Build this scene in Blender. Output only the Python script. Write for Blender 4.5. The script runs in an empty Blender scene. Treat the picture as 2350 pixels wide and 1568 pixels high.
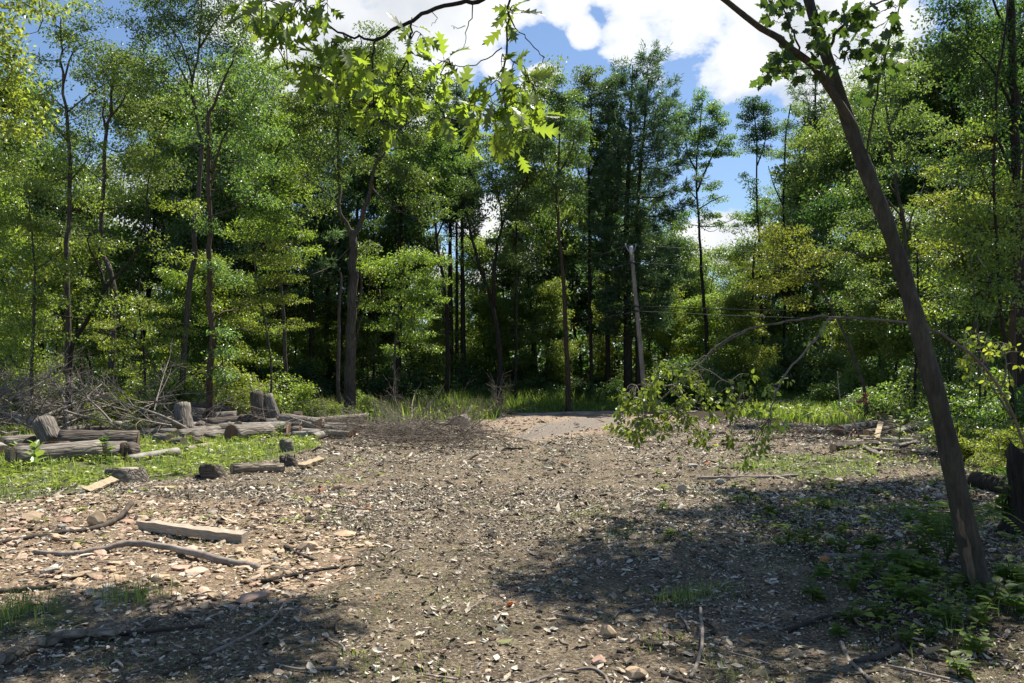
import bpy, math, random
import numpy as np
from mathutils import Vector, Matrix
C = bpy.context.scene.collection
R = np.random.default_rng(7)
random.seed(7)
# ------------------------------------------------------------------ camera geometry (2350-pixel-wide photo units)
F, CX, CY, HZ, CH = 1795.0, 1175.0, 784.0, 878.0, 1.6
TILT = math.atan((HZ - CY) / F)
def ray(X, Y):
    xc, zc = (X - CX) / F, (CY - Y) / F
    return xc, math.cos(TILT) - zc * math.sin(TILT), math.sin(TILT) + zc * math.cos(TILT)
def at(X, Y, d):
    a, b, c = ray(X, Y); k = d / b
    return np.array([a * k, d, CH + c * k])
def gp(X, Y):
    a, b, c = ray(X, Y); k = -CH / min(c, -1e-4)
    return a * k, b * k
def G(x, y):
    x = np.asarray(x, float); y = np.asarray(y, float)
    z = .035 * np.sin(x * .9 + .4) * np.sin(y * .7 + 1.1) + .02 * np.sin(x * 2.1 + y * 1.3) + .012 * np.sin(x * 4.3 - y * 3.1 + .5)
    z = z + .10 * np.clip((x - 4.2) / 2.5, 0, 1) * np.clip((y - 7) / 4, 0, 1) * np.clip((40 - y) / 10, 0, 1)
    z = z + .06 * np.clip((-x - 3) / 3, 0, 1) * np.clip((40 - y) / 10, 0, 1)
    fall = np.clip((y - 55) / 40, 0, 1)
    return z * (1 - fall) + .25 * fall * np.sin(x * .05 + 1) 
def Gf(x, y): return float(G(x, y))
def g3(X, Y, dz=0.):
    x, y = gp(X, Y)
    return np.array([x, y, Gf(x, y) + dz])
# ------------------------------------------------------------------ mesh builder
class MB:
    def __init__(s): s.v, s.f, s.n = [], [], 0
    def add(s, v, faces, smooth=False, mat=0):
        v = np.asarray(v, np.float32).reshape(-1, 3)
        s.v.append(v)
        for fc in (faces if isinstance(faces, list) else [faces]):
            if len(fc): s.f.append((np.asarray(fc, np.int32) + s.n, smooth, mat))
        s.n += len(v)
    def tube(s, pts, rad, sides=6, cap=True, mat=0, bump=0., rs=None):
        P = np.asarray(pts, float); n = len(P)
        rad = np.broadcast_to(np.asarray(rad, float), (n,)) if np.ndim(rad) == 0 else np.asarray(rad, float)
        T = np.gradient(P, axis=0); T /= np.linalg.norm(T, axis=1)[:, None] + 1e-9
        u = np.cross(T[0], (0.31, 0.95, 0.05) if abs(T[0][2]) > .5 else (0, 0, 1.)); u /= np.linalg.norm(u) + 1e-9
        ang = np.arange(sides) / sides * 2 * math.pi
        ca, sa = np.cos(ang)[:, None], np.sin(ang)[:, None]
        V = np.empty((n, sides, 3))
        lob = 1.0
        if bump:
            rs = rs or R
            k1, k2 = rs.uniform(0, 6, 2)
            lob = 1 + bump * (np.sin(ang * 3 + k1) * .6 + np.sin(ang * 5 + k2) * .4)
        for i in range(n):
            u = u - T[i] * np.dot(u, T[i]); u /= np.linalg.norm(u) + 1e-9
            w = np.cross(T[i], u)
            rr = rad[i] * lob
            if bump: rr = rr * (1 + bump * .7 * (rs.random(sides) - .5))
            V[i] = P[i] + (np.atleast_1d(rr)[:, None] if np.ndim(rr) else rr) * (ca * u + sa * w)
        b = (np.arange(n - 1)[:, None] * sides); j = np.arange(sides)[None]; jn = (j + 1) % sides
        q = np.stack([b + j, b + jn, b + sides + jn, b + sides + j], -1).reshape(-1, 4)
        faces = [q]
        if cap:
            faces += [np.array([np.arange(sides)[::-1]]), np.array([np.arange(sides) + (n - 1) * sides])]
        s.add(V.reshape(-1, 3), faces, True, mat)
    def scatter(s, tv, tf, pos, rot, scale, smooth=False, mat=0):
        """copies of a template: tv (M,3), tf list of (k,n) faces, pos (N,3), rot (N,3,3) columns = axes, scale (N,) or (N,3)"""
        pos = np.asarray(pos, np.float32); N = len(pos)
        if N == 0: return
        scale = np.asarray(scale, np.float32)
        if scale.ndim < 2: scale = np.repeat(np.broadcast_to(scale, (N,))[:, None], 3, 1)
        tv = np.asarray(tv, np.float32)
        L = tv[None] * scale[:, None, :]
        V = np.einsum('nij,nmj->nmi', rot.astype(np.float32), L) + pos[:, None, :]
        M = len(tv)
        off = (np.arange(N) * M)[:, None, None]
        s.add(V.reshape(-1, 3), [(np.asarray(f)[None] + off).reshape(-1, np.asarray(f).shape[1]) for f in tf], smooth, mat)
    def mesh(s, name, mats):
        me = bpy.data.meshes.new(name)
        V = np.concatenate(s.v) if s.v else np.zeros((0, 3), np.float32)
        me.vertices.add(len(V)); me.vertices.foreach_set('co', V.ravel())
        tot = sum(f.size for f, _, _ in s.f); npol = sum(len(f) for f, _, _ in s.f)
        me.loops.add(tot); me.polygons.add(npol)
        me.loops.foreach_set('vertex_index', np.concatenate([f.ravel() for f, _, _ in s.f]))
        sizes = np.concatenate([np.full(len(f), f.shape[1], np.int32) for f, _, _ in s.f])
        me.polygons.foreach_set('loop_start', np.concatenate([[0], np.cumsum(sizes)[:-1]]).astype(np.int32))
        me.polygons.foreach_set('use_smooth', np.concatenate([np.full(len(f), sm, bool) for f, sm, _ in s.f]))
        if not isinstance(mats, (list, tuple)): mats = [mats]
        for m in mats: me.materials.append(m)
        if len(mats) > 1:
            me.polygons.foreach_set('material_index', np.concatenate([np.full(len(f), mt, np.int32) for f, _, mt in s.f]))
        me.update(calc_edges=True)
        return me
    def build(s, name, mats, parent=None, loc=None):
        return link(name, s.mesh(name, mats), parent, loc)
def link(name, data, parent=None, loc=None):
    o = bpy.data.objects.new(name, data); C.objects.link(o)
    if parent is not None: o.parent = parent
    if loc is not None: o.location = [float(a) for a in loc]
    return o
def tag(o, label=None, cat=None, group=None, kind=None):
    if label: o['label'] = label
    if cat: o['category'] = cat
    if group: o['group'] = group
    if kind: o['kind'] = kind
    return o
def thing(name, label, cat, loc=(0, 0, 0), group=None, rz=0.):
    o = link(name, None, None, loc); o.rotation_euler.z = rz
    return tag(o, label, cat, group)
def copy_thing(src, kids, loc, label, group=None, rot=(0, 0, 0), sc=1.0):
    o = src.copy(); C.objects.link(o)
    o.location = [float(a) for a in loc]; o.rotation_euler = rot
    o.scale = (sc, sc, sc) if np.ndim(sc) == 0 else sc
    o['label'] = label
    if group: o['group'] = group
    for k in kids:
        c = k.copy(); C.objects.link(c); c.parent = o
    return o
# ------------------------------------------------------------------ rotations
def rot_dn(d, n):
    """rotation with local X = direction d, local Z close to n"""
    d = d / (np.linalg.norm(d, axis=-1, keepdims=True) + 1e-9)
    y = np.cross(n, d); y /= np.linalg.norm(y, axis=-1, keepdims=True) + 1e-9
    z = np.cross(d, y)
    return np.stack([d, y, z], -1)
def rand_dirs(N, rs, zlo=-1., zhi=1.):
    z = rs.uniform(zlo, zhi, N); a = rs.uniform(0, 2 * math.pi, N); r = np.sqrt(np.maximum(0, 1 - z * z))
    return np.stack([r * np.cos(a), r * np.sin(a), z], -1)
def flat_rot(N, rs, tilt=.3):
    """lying on the ground: random heading, small tilt"""
    a = rs.uniform(0, 2 * math.pi, N)
    d = np.stack([np.cos(a), np.sin(a), rs.normal(0, tilt, N)], -1)
    n = np.stack([rs.normal(0, tilt, N), rs.normal(0, tilt, N), np.ones(N)], -1)
    return rot_dn(d, n)
# ------------------------------------------------------------------ materials
def newmat(name):
    m = bpy.data.materials.new(name); m.use_nodes = True
    nt = m.node_tree; nt.nodes.clear()
    return m, nt, nt.nodes, nt.links
def ramp(N, L, src, stops):
    r = N.new('ShaderNodeValToRGB'); e = r.color_ramp.elements
    while len(e) > 1: e.remove(e[0])
    for i, (p, c) in enumerate(stops):
        el = e[0] if i == 0 else e.new(p)
        el.position = p; el.color = (*c, 1)
    L.new(src, r.inputs[0]); return r.outputs[0]
def leaf_mat(name, base, trans, var=.35, gloss=.05, tfac=.45, rough=.4, hue2=None):
    m, nt, N, L = newmat(name)
    g = N.new('ShaderNodeNewGeometry'); oi = N.new('ShaderNodeObjectInfo')
    def col(c):
        lo = tuple(x * (1 - var) for x in c); hi = tuple(min(1, x * (1 + var)) for x in c)
        if hue2: hi = tuple(min(1, x * k) for x, k in zip(hi, hue2))
        return ramp(N, L, g.outputs['Random Per Island'], [(0, lo), (.6, c), (1, hi)])
    def objvar(c):
        h = N.new('ShaderNodeHueSaturation'); mp = N.new('ShaderNodeMapRange')
        L.new(oi.outputs['Random'], mp.inputs[0]); mp.inputs[3].default_value = .78; mp.inputs[4].default_value = 1.18
        L.new(mp.outputs[0], h.inputs['Value'])
        mh = N.new('ShaderNodeMapRange'); ml = N.new('ShaderNodeMath'); ml.operation = 'FRACT'; mm = N.new('ShaderNodeMath'); mm.operation = 'MULTIPLY'; mm.inputs[1].default_value = 7.3
        L.new(oi.outputs['Random'], mm.inputs[0]); L.new(mm.outputs[0], ml.inputs[0]); L.new(ml.outputs[0], mh.inputs[0])
        mh.inputs[3].default_value = .485; mh.inputs[4].default_value = .515; L.new(mh.outputs[0], h.inputs['Hue'])
        L.new(c, h.inputs['Color']); return h.outputs[0]
    d = N.new('ShaderNodeBsdfDiffuse'); t = N.new('ShaderNodeBsdfTranslucent'); gl = N.new('ShaderNodeBsdfGlossy')
    L.new(objvar(col(base)), d.inputs[0]); L.new(objvar(col(trans)), t.inputs[0]); gl.inputs['Roughness'].default_value = rough
    m1 = N.new('ShaderNodeMixShader'); m1.inputs[0].default_value = tfac; L.new(d.outputs[0], m1.inputs[1]); L.new(t.outputs[0], m1.inputs[2])
    m2 = N.new('ShaderNodeMixShader'); m2.inputs[0].default_value = gloss; L.new(m1.outputs[0], m2.inputs[1]); L.new(gl.outputs[0], m2.inputs[2])
    o = N.new('ShaderNodeOutputMaterial'); L.new(m2.outputs[0], o.inputs[0])
    return m
def island_mat(name, stops, rough=.85, noise=None, bump=.0, bscale=40.):
    """one colour per loose piece"""
    m, nt, N, L = newmat(name)
    g = N.new('ShaderNodeNewGeometry')
    c = ramp(N, L, g.outputs['Random Per Island'], stops)
    b = N.new('ShaderNodeBsdfPrincipled'); b.inputs['Roughness'].default_value = rough; b.inputs['Specular IOR Level'].default_value = .25
    if noise:
        tc = N.new('ShaderNodeTexCoord'); nz = N.new('ShaderNodeTexNoise'); nz.inputs['Scale'].default_value = noise; nz.inputs['Detail'].default_value = 5
        L.new(tc.outputs['Object'], nz.inputs['Vector'])
        mx = N.new('ShaderNodeMix'); mx.data_type = 'RGBA'; mx.blend_type = 'MULTIPLY'; mx.inputs[0].default_value = .8
        L.new(c, mx.inputs[6]); L.new(ramp(N, L, nz.outputs[0], [(.3, (.55, .52, .5)), (.7, (1.25, 1.2, 1.15))]), mx.inputs[7]); c = mx.outputs[2]
    L.new(c, b.inputs['Base Color'])
    o = N.new('ShaderNodeOutputMaterial'); L.new(b.outputs[0], o.inputs[0])
    return m
def bark_mat(name, c1, c2, c3=None, sc=(14, 14, 2.2), bump=.6, moss=None, dist=.03, seedobj=True, furrow=True):
    m, nt, N, L = newmat(name)
    tc = N.new('ShaderNodeTexCoord'); mp = N.new('ShaderNodeMapping'); mp.inputs['Scale'].default_value = sc
    L.new(tc.outputs['Object'], mp.inputs['Vector'])
    n1 = N.new('ShaderNodeTexNoise'); n1.inputs['Scale'].default_value = 1.; n1.inputs['Detail'].default_value = 6; n1.inputs['Roughness'].default_value = .65
    L.new(mp.outputs[0], n1.inputs['Vector'])
    vo = N.new('ShaderNodeTexVoronoi'); vo.feature = 'DISTANCE_TO_EDGE'; vo.inputs['Scale'].default_value = 1.3
    mixv = N.new('ShaderNodeMix'); mixv.data_type = 'RGBA'; mixv.inputs[0].default_value = .25
    L.new(mp.outputs[0], mixv.inputs[6]); L.new(n1.outputs['Color'], mixv.inputs[7]); L.new(mixv.outputs[2], vo.inputs['Vector'])
    stops = [(.25, c1), (.62, c2)] + ([(.85, c3)] if c3 else [])
    c = ramp(N, L, n1.outputs[0], stops)
    n2 = N.new('ShaderNodeTexNoise'); n2.inputs['Scale'].default_value = 1.1; n2.inputs['Detail'].default_value = 4; L.new(tc.outputs['Object'], n2.inputs['Vector'])
    mx = N.new('ShaderNodeMix'); mx.data_type = 'RGBA'; mx.blend_type = 'MULTIPLY'; mx.inputs[0].default_value = .7
    L.new(c, mx.inputs[6]); L.new(ramp(N, L, n2.outputs[0], [(.35, (.6, .58, .55)), (.65, (1.15, 1.12, 1.1))]), mx.inputs[7]); c = mx.outputs[2]
    if moss:
        n3 = N.new('ShaderNodeTexNoise'); n3.inputs['Scale'].default_value = 2.3; n3.inputs['Detail'].default_value = 7; L.new(tc.outputs['Object'], n3.inputs['Vector'])
        mo = N.new('ShaderNodeMix'); mo.data_type = 'RGBA'; L.new(ramp(N, L, n3.outputs[0], [(.55, (0, 0, 0)), (.7, (.7, .7, .7))]), mo.inputs[0])
        L.new(c, mo.inputs[6]); mo.inputs[7].default_value = (*moss, 1); c = mo.outputs[2]
    h = N.new('ShaderNodeMath'); h.operation = 'MULTIPLY'
    L.new(ramp(N, L, vo.outputs['Distance'], [(0, (0, 0, 0)), (.22, (1, 1, 1))]), h.inputs[0]); L.new(n1.outputs[0], h.inputs[1])
    if furrow:
        mf = N.new('ShaderNodeMix'); mf.data_type = 'RGBA'; mf.blend_type = 'MULTIPLY'; mf.inputs[0].default_value = .55
        L.new(c, mf.inputs[6]); L.new(ramp(N, L, vo.outputs['Distance'], [(0, (.35, .33, .3)), (.2, (1, 1, 1))]), mf.inputs[7]); c = mf.outputs[2]
    bp = N.new('ShaderNodeBump'); bp.inputs['Strength'].default_value = bump; bp.inputs['Distance'].default_value = dist; L.new(h.outputs[0], bp.inputs['Height'])
    b = N.new('ShaderNodeBsdfPrincipled'); b.inputs['Roughness'].default_value = .9; b.inputs['Specular IOR Level'].default_value = .2
    L.new(c, b.inputs['Base Color']); L.new(bp.outputs[0], b.inputs['Normal'])
    o = N.new('ShaderNodeOutputMaterial'); L.new(b.outputs[0], o.inputs[0])
    return m
def ring_mat(name, c1, c2):
    m, nt, N, L = newmat(name)
    tc = N.new('ShaderNodeTexCoord'); w = N.new('ShaderNodeTexWave'); w.wave_type = 'RINGS'; w.rings_direction = 'Z'
    w.inputs['Scale'].default_value = 14; w.inputs['Distortion'].default_value = 2.5; w.inputs['Detail'].default_value = 3
    L.new(tc.outputs['Object'], w.inputs['Vector'])
    nz = N.new('ShaderNodeTexNoise'); nz.inputs['Scale'].default_value = 9; nz.inputs['Detail'].default_value = 6; L.new(tc.outputs['Object'], nz.inputs['Vector'])
    mx = N.new('ShaderNodeMix'); mx.data_type = 'RGBA'; mx.blend_type = 'MULTIPLY'; mx.inputs[0].default_value = .8
    L.new(ramp(N, L, w.outputs['Fac'], [(0, c1), (1, c2)]), mx.inputs[6]); L.new(ramp(N, L, nz.outputs[0], [(.3, (.5, .45, .42)), (.7, (1.15, 1.1, 1.05))]), mx.inputs[7])
    b = N.new('ShaderNodeBsdfPrincipled'); b.inputs['Roughness'].default_value = .85; L.new(mx.outputs[2], b.inputs['Base Color'])
    o = N.new('ShaderNodeOutputMaterial'); L.new(b.outputs[0], o.inputs[0])
    return m
def simple_mat(name, c1, c2, sc=20., rough=.8, bump=.3, stretch=(1, 1, 1), metal=0.):
    m, nt, N, L = newmat(name)
    tc = N.new('ShaderNodeTexCoord'); mp = N.new('ShaderNodeMapping'); mp.inputs['Scale'].default_value = stretch; L.new(tc.outputs['Object'], mp.inputs[0])
    nz = N.new('ShaderNodeTexNoise'); nz.inputs['Scale'].default_value = sc; nz.inputs['Detail'].default_value = 7; L.new(mp.outputs[0], nz.inputs['Vector'])
    b = N.new('ShaderNodeBsdfPrincipled'); b.inputs['Roughness'].default_value = rough; b.inputs['Metallic'].default_value = metal; b.inputs['Specular IOR Level'].default_value = .3
    L.new(ramp(N, L, nz.outputs[0], [(.3, c1), (.7, c2)]), b.inputs['Base Color'])
    if bump:
        bp = N.new('ShaderNodeBump'); bp.inputs['Strength'].default_value = bump; bp.inputs['Distance'].default_value = .02; L.new(nz.outputs[0], bp.inputs['Height']); L.new(bp.outputs[0], b.inputs['Normal'])
    o = N.new('ShaderNodeOutputMaterial'); L.new(b.outputs[0], o.inputs[0])
    return m
M = {}
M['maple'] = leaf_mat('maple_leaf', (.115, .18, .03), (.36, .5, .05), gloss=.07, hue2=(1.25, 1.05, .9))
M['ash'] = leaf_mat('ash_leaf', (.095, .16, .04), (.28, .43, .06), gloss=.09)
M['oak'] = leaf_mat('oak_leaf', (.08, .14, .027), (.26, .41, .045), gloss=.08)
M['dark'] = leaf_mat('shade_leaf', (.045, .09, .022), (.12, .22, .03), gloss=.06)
M['yellow'] = leaf_mat('yellow_green_leaf', (.13, .19, .03), (.34, .46, .045), hue2=(1.3, 1.05, .8))
M['sapling'] = leaf_mat('sapling_leaf', (.14, .19, .03), (.36, .46, .045), gloss=.05, rough=.45)
M['twig_mid'] = None
M['pine'] = leaf_mat('pine_needle', (.075, .135, .055), (.15, .26, .075), gloss=.06, tfac=.45)
M['near_oak'] = leaf_mat('near_oak_leaf', (.075, .13, .022), (.37, .54, .04), var=.35, gloss=.05, tfac=.6, rough=.35)
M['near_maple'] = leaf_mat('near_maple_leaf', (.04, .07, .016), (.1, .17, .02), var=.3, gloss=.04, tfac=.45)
M['grass'] = leaf_mat('grass_blade', (.13, .2, .035), (.3, .44, .06), var=.4, hue2=(1.5, 1.15, 1.2))
M['drygrass'] = leaf_mat('seeding_grass', (.2, .19, .08), (.25, .24, .08), var=.4)
M['creeper'] = leaf_mat('creeper_leaf', (.18, .25, .04), (.38, .5, .06), var=.4, gloss=.04)
M['weed'] = leaf_mat('weed_leaf', (.095, .165, .03), (.27, .42, .05), gloss=.025, rough=.5)
M['dead_leaf'] = leaf_mat('withered_leaf', (.13, .062, .034), (.12, .05, .02), var=.4)
M['bark_grey'] = bark_mat('grey_bark', (.055, .048, .04), (.13, .115, .095), (.2, .185, .16))
M['bark_brown'] = bark_mat('brown_bark', (.05, .036, .026), (.125, .092, .066), (.17, .13, .1))
M['bark_dark'] = bark_mat('dark_bark', (.022, .018, .015), (.055, .046, .038))
M['bark_moss'] = bark_mat('mossy_bark', (.03, .027, .022), (.085, .077, .061), (.17, .16, .132), sc=(26, 26, 7), bump=.5, moss=(.045, .055, .018), dist=.012, furrow=False)
M['bark_log'] = bark_mat('log_bark', (.07, .06, .05), (.3, .27, .23), (.52, .48, .42), sc=(2.2, 16, 16), bump=.9, dist=.03)
M['bark_logdark'] = bark_mat('dark_log_bark', (.05, .042, .035), (.16, .135, .112), (.3, .265, .225), sc=(2.2, 16, 16), bump=.9, dist=.03)
M['bark_pale'] = bark_mat('bleached_rotten_wood', (.1, .08, .055), (.42, .36, .28), (.62, .56, .46), sc=(3, 20, 20), bump=1., dist=.04)
M['bark_birch'] = bark_mat('pale_smooth_bark', (.16, .15, .13), (.34, .32, .28), (.45, .43, .39), sc=(5, 3, 3), bump=.3, furrow=False)
M['twig'] = bark_mat('twig_bark', (.13, .11, .09), (.32, .28, .24), (.46, .42, .37), sc=(9, 9, 9), bump=.2, furrow=False)
M['twig_mid'] = bark_mat('mid_twig_bark', (.085, .072, .058), (.23, .2, .165), (.34, .3, .26), sc=(9, 9, 9), bump=.2, furrow=False)
M['twig_dark'] = bark_mat('dark_twig_bark', (.035, .028, .022), (.1, .082, .066), (.16, .14, .12), sc=(9, 9, 9), bump=.2, furrow=False)
M['cut'] = ring_mat('cut_wood', (.32, .21, .13), (.54, .38, .24))
M['cut_red'] = ring_mat('red_cut_wood', (.13, .07, .045), (.24, .13, .08))
M['wood_pale'] = simple_mat('pale_split_wood', (.22, .165, .1), (.42, .34, .22), 9, stretch=(1, 8, 8))
M['wood_grey'] = simple_mat('weathered_wood', (.22, .18, .13), (.46, .40, .31), 7, stretch=(1.2, 14, 14), bump=.5)
M['rock'] = simple_mat('tan_sandstone', (.3, .2, .12), (.52, .4, .26), 7, bump=.5)
M['rock_pink'] = simple_mat('pink_sandstone', (.36, .22, .15), (.5, .34, .25), 9, bump=.4)
M['rock_grey'] = simple_mat('grey_stone', (.22, .2, .165), (.38, .35, .3), 9, bump=.4)
# ------------------------------------------------------------------ camera, sun, sky
SUN_AZ, SUN_EL = 32.0, 60.0            # degrees right of the view direction, degrees up
sc = bpy.context.scene
cd = bpy.data.cameras.new('camera'); cam = bpy.data.objects.new('camera', cd); C.objects.link(cam)
cam.location = (0, 0, CH); cam.rotation_euler = (math.pi / 2 + TILT, 0, 0)
cd.sensor_width = 36; cd.lens = 36 * F / 2350; cd.clip_start = .05; cd.clip_end = 3000
sc.camera = cam
sd = bpy.data.lights.new('sun', 'SUN'); sd.energy = 5.0; sd.angle = math.radians(.5); sd.color = (1, .94, .84)
so = bpy.data.objects.new('sun', sd); C.objects.link(so)
SDIR = np.array([math.sin(math.radians(SUN_AZ)) * math.cos(math.radians(SUN_EL)), math.cos(math.radians(SUN_AZ)) * math.cos(math.radians(SUN_EL)), math.sin(math.radians(SUN_EL))])
so.rotation_euler = Vector(SDIR).to_track_quat('Z', 'Y').to_euler(); so.location = (20, 30, 60)
w = bpy.data.worlds.new('World'); sc.world = w; w.use_nodes = True
nt = w.node_tree; N, L = nt.nodes, nt.links; N.clear()
sky = N.new('ShaderNodeTexSky'); sky.sky_type = 'NISHITA'; sky.sun_disc = False
sky.sun_elevation = math.radians(SUN_EL); sky.sun_rotation = math.radians(SUN_AZ); sky.ozone_density = 4.; sky.dust_density = .3; sky.air_density = 1.
bg = N.new('ShaderNodeBackground'); bg.inputs[1].default_value = .072
L.new(sky.outputs[0], bg.inputs[0])
tc = N.new('ShaderNodeTexCoord')
nz = N.new('ShaderNodeTexNoise'); nz.inputs['Scale'].default_value = 9; nz.inputs['Detail'].default_value = 8; nz.inputs['Roughness'].default_value = .58
mpn = N.new('ShaderNodeMapping'); mpn.inputs['Scale'].default_value = (1, 1, 1.5); L.new(tc.outputs['Generated'], mpn.inputs[0]); L.new(mpn.outputs[0], nz.inputs['Vector'])
CLOUDS = [(720, 60, 220), (950, 80, 210), (1090, 40, 120), (1310, 0, 65), (1340, 70, 42), (1600, 25, 98), (1760, 45, 155), (1720, 140, 65), (1900, 60, 180), (2000, 200, 130), (1235, 185, 55), (1140, 150, 50), (560, 260, 120), (620, 140, 90),
          (1670, 545, 85), (1600, 560, 60), (270, 470, 110), (300, 620, 90), (1120, 520, 80), (985, 610, 60), (1240, 470, 90), (2160, 500, 120), (1180, 640, 120), (620, 640, 60), (700, 230, 130), (1500, -200, 260), (900, -200, 350), (2300, 300, 160), (420, 560, 60)]
cur = None
for X, Y, r in CLOUDS:
    a, b, c = ray(X, Y); n = math.sqrt(a * a + b * b + c * c)
    dn = N.new('ShaderNodeVectorMath'); dn.operation = 'DISTANCE'; dn.inputs[1].default_value = (a / n, b / n, c / n)
    L.new(tc.outputs['Generated'], dn.inputs[0])
    mr = N.new('ShaderNodeMapRange'); mr.inputs[1].default_value = 0; mr.inputs[2].default_value = r / F * 1.5; mr.inputs[3].default_value = 1; mr.inputs[4].default_value = 0
    L.new(dn.outputs['Value'], mr.inputs[0])
    if cur is None: cur = mr.outputs[0]
    else:
        mx = N.new('ShaderNodeMath'); mx.operation = 'SMOOTH_MAX'; mx.inputs[2].default_value = .12; L.new(cur, mx.inputs[0]); L.new(mr.outputs[0], mx.inputs[1]); cur = mx.outputs[0]
ad = N.new('ShaderNodeMath'); ad.operation = 'MULTIPLY_ADD'; L.new(nz.outputs[0], ad.inputs[0]); ad.inputs[1].default_value = 1.5; ad.inputs[2].default_value = -.75
sm = N.new('ShaderNodeMath'); sm.operation = 'ADD'; L.new(cur, sm.inputs[0]); L.new(ad.outputs[0], sm.inputs[1])
fac = ramp(N, L, sm.outputs[0], [(.34, (0, 0, 0)), (.42, (.6, .6, .6)), (.56, (1, 1, 1))])
nz2 = N.new('ShaderNodeTexNoise'); nz2.inputs['Scale'].default_value = 5; nz2.inputs['Detail'].default_value = 5; L.new(tc.outputs['Generated'], nz2.inputs['Vector'])
cc = ramp(N, L, nz2.outputs[0], [(.35, (.37, .39, .42)), (.5, (.5, .51, .52)), (.6, (.58, .58, .58))])
bg2 = N.new('ShaderNodeBackground'); L.new(cc, bg2.inputs[0]); bg2.inputs[1].default_value = 1.
ms = N.new('ShaderNodeMixShader'); L.new(fac, ms.inputs[0]); L.new(bg.outputs[0], ms.inputs[1]); L.new(bg2.outputs[0], ms.inputs[2])
ow = N.new('ShaderNodeOutputWorld'); L.new(ms.outputs[0], ow.inputs[0])
sc.view_settings.view_transform = 'Standard'; sc.view_settings.look = 'None'; sc.view_settings.exposure = 1.0; sc.view_settings.gamma = 1
cy = sc.cycles; cy.filter_width = 1.5; cy.max_bounces = 5; cy.diffuse_bounces = 3; cy.glossy_bounces = 1; cy.transmission_bounces = 4; cy.transparent_max_bounces = 4
cy.caustics_reflective = False; cy.caustics_refractive = False; cy.sample_clamp_indirect = 4.
# ------------------------------------------------------------------ ground zones
def inpoly(x, y, poly):
    r = np.zeros(np.shape(x), bool); n = len(poly)
    for i in range(n):
        x1, y1 = poly[i]; x2, y2 = poly[(i + 1) % n]
        c = ((y1 > y) != (y2 > y)) & (x < (x2 - x1) * (y - y1) / (y2 - y1 + 1e-12) + x1); r ^= c
    return r
def wob(x, y, k=1.):
    return (.28 * np.sin(x * 2.3 * k + 1.3 * np.sin(y * 1.7 * k)) + .22 * np.sin(y * 3.1 * k + 2 * np.sin(x * 1.9 * k + 1)) + .14 * np.sin(x * 7.3 * k + y * 5.1 * k) + .1 * np.sin(x * 13 * k - y * 11 * k))
PZ = {
 'stone': [(-200, 1175), (250, 1150), (640, 1150), (800, 1215), (860, 1300), (640, 1400), (420, 1420), (-200, 1375)],
 'stone2': [(620, 1120), (800, 1110), (960, 1150), (700, 1165)],
 'green': [(-400, 1150), (60, 1165), (210, 1130), (330, 1108), (480, 1088), (560, 1070), (690, 1048), (745, 1030), (640, 990), (300, 975), (-400, 985)],
 'green2': [(-200, 1400), (180, 1385), (230, 1420), (120, 1470), (-200, 1470)],
 'rgrass': [(1720, 1050), (1850, 1060), (2020, 1080), (2020, 1108), (1830, 1106), (1680, 1078)],
 'rveg': [(1780, 1115), (2300, 1100), (2700, 1130), (2700, 1560), (2020, 1500), (1900, 1330), (1760, 1250), (1700, 1150)],
 'rveg2': [(1890, 1070), (2040, 965), (2700, 960), (2700, 1130), (2050, 1090)],
 'apron': [(1090, 968), (1180, 953), (1440, 947), (1700, 944), (1720, 952), (1560, 972), (1440, 985), (1210, 1012), (1120, 998)],
 'asphalt': [(1185, 1008), (1250, 972), (1320, 960), (1440, 955), (1430, 968), (1340, 985), (1250, 1004)],
 'verge_l': [(640, 985), (830, 975), (1000, 966), (1110, 968), (1150, 955), (1120, 950), (800, 945), (640, 950)],
 'verge_r': [(1700, 960), (1790, 975), (1960, 985), (2050, 970), (2040, 932), (1900, 930), (1700, 941)],
}
PW = {k: [gp(*p) for p in v] for k, v in PZ.items()}
def zone(k, x, y, amp=.35):
    dy = 1 + np.clip((y - 10) / 14, 0, 2)
    return inpoly(x + wob(x, y) * amp, y + wob(y + 3, x) * amp * dy, PW[k])
# ------------------------------------------------------------------ ground sheet
def axis(lo, hi, dense_lo, dense_hi, step, growth=1.09):
    a = list(np.arange(dense_lo, dense_hi, step)); s = step
    while a[-1] < hi: s *= growth; a.append(a[-1] + s)
    s = step; b = []
    x = dense_lo
    while x > lo: s *= growth; x -= s; b.append(x)
    return np.array(b[::-1] + a)
gx, gy = axis(-420, 420, -7, 7, .085), axis(-60, 520, 3.2, 15, .075)
XX, YY = np.meshgrid(gx, gy)
ZZ = G(XX, YY) + (.010 * np.sin(XX * 11 + 2 * np.sin(YY * 7)) * np.sin(YY * 13 + XX * 3) + .012 * wob(XX, YY, 1.7)) * (YY < 40)
far = np.clip((np.hypot(XX, YY) - 120) / 300, 0, 1); ZZ = ZZ + far * 3
mb = MB()
ny, nx = XX.shape
idx = np.arange(ny * nx).reshape(ny, nx)
mb.add(np.stack([XX, YY, ZZ], -1).reshape(-1, 3), np.stack([idx[:-1, :-1], idx[:-1, 1:], idx[1:, 1:], idx[1:, :-1]], -1).reshape(-1, 4), True)
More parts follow.
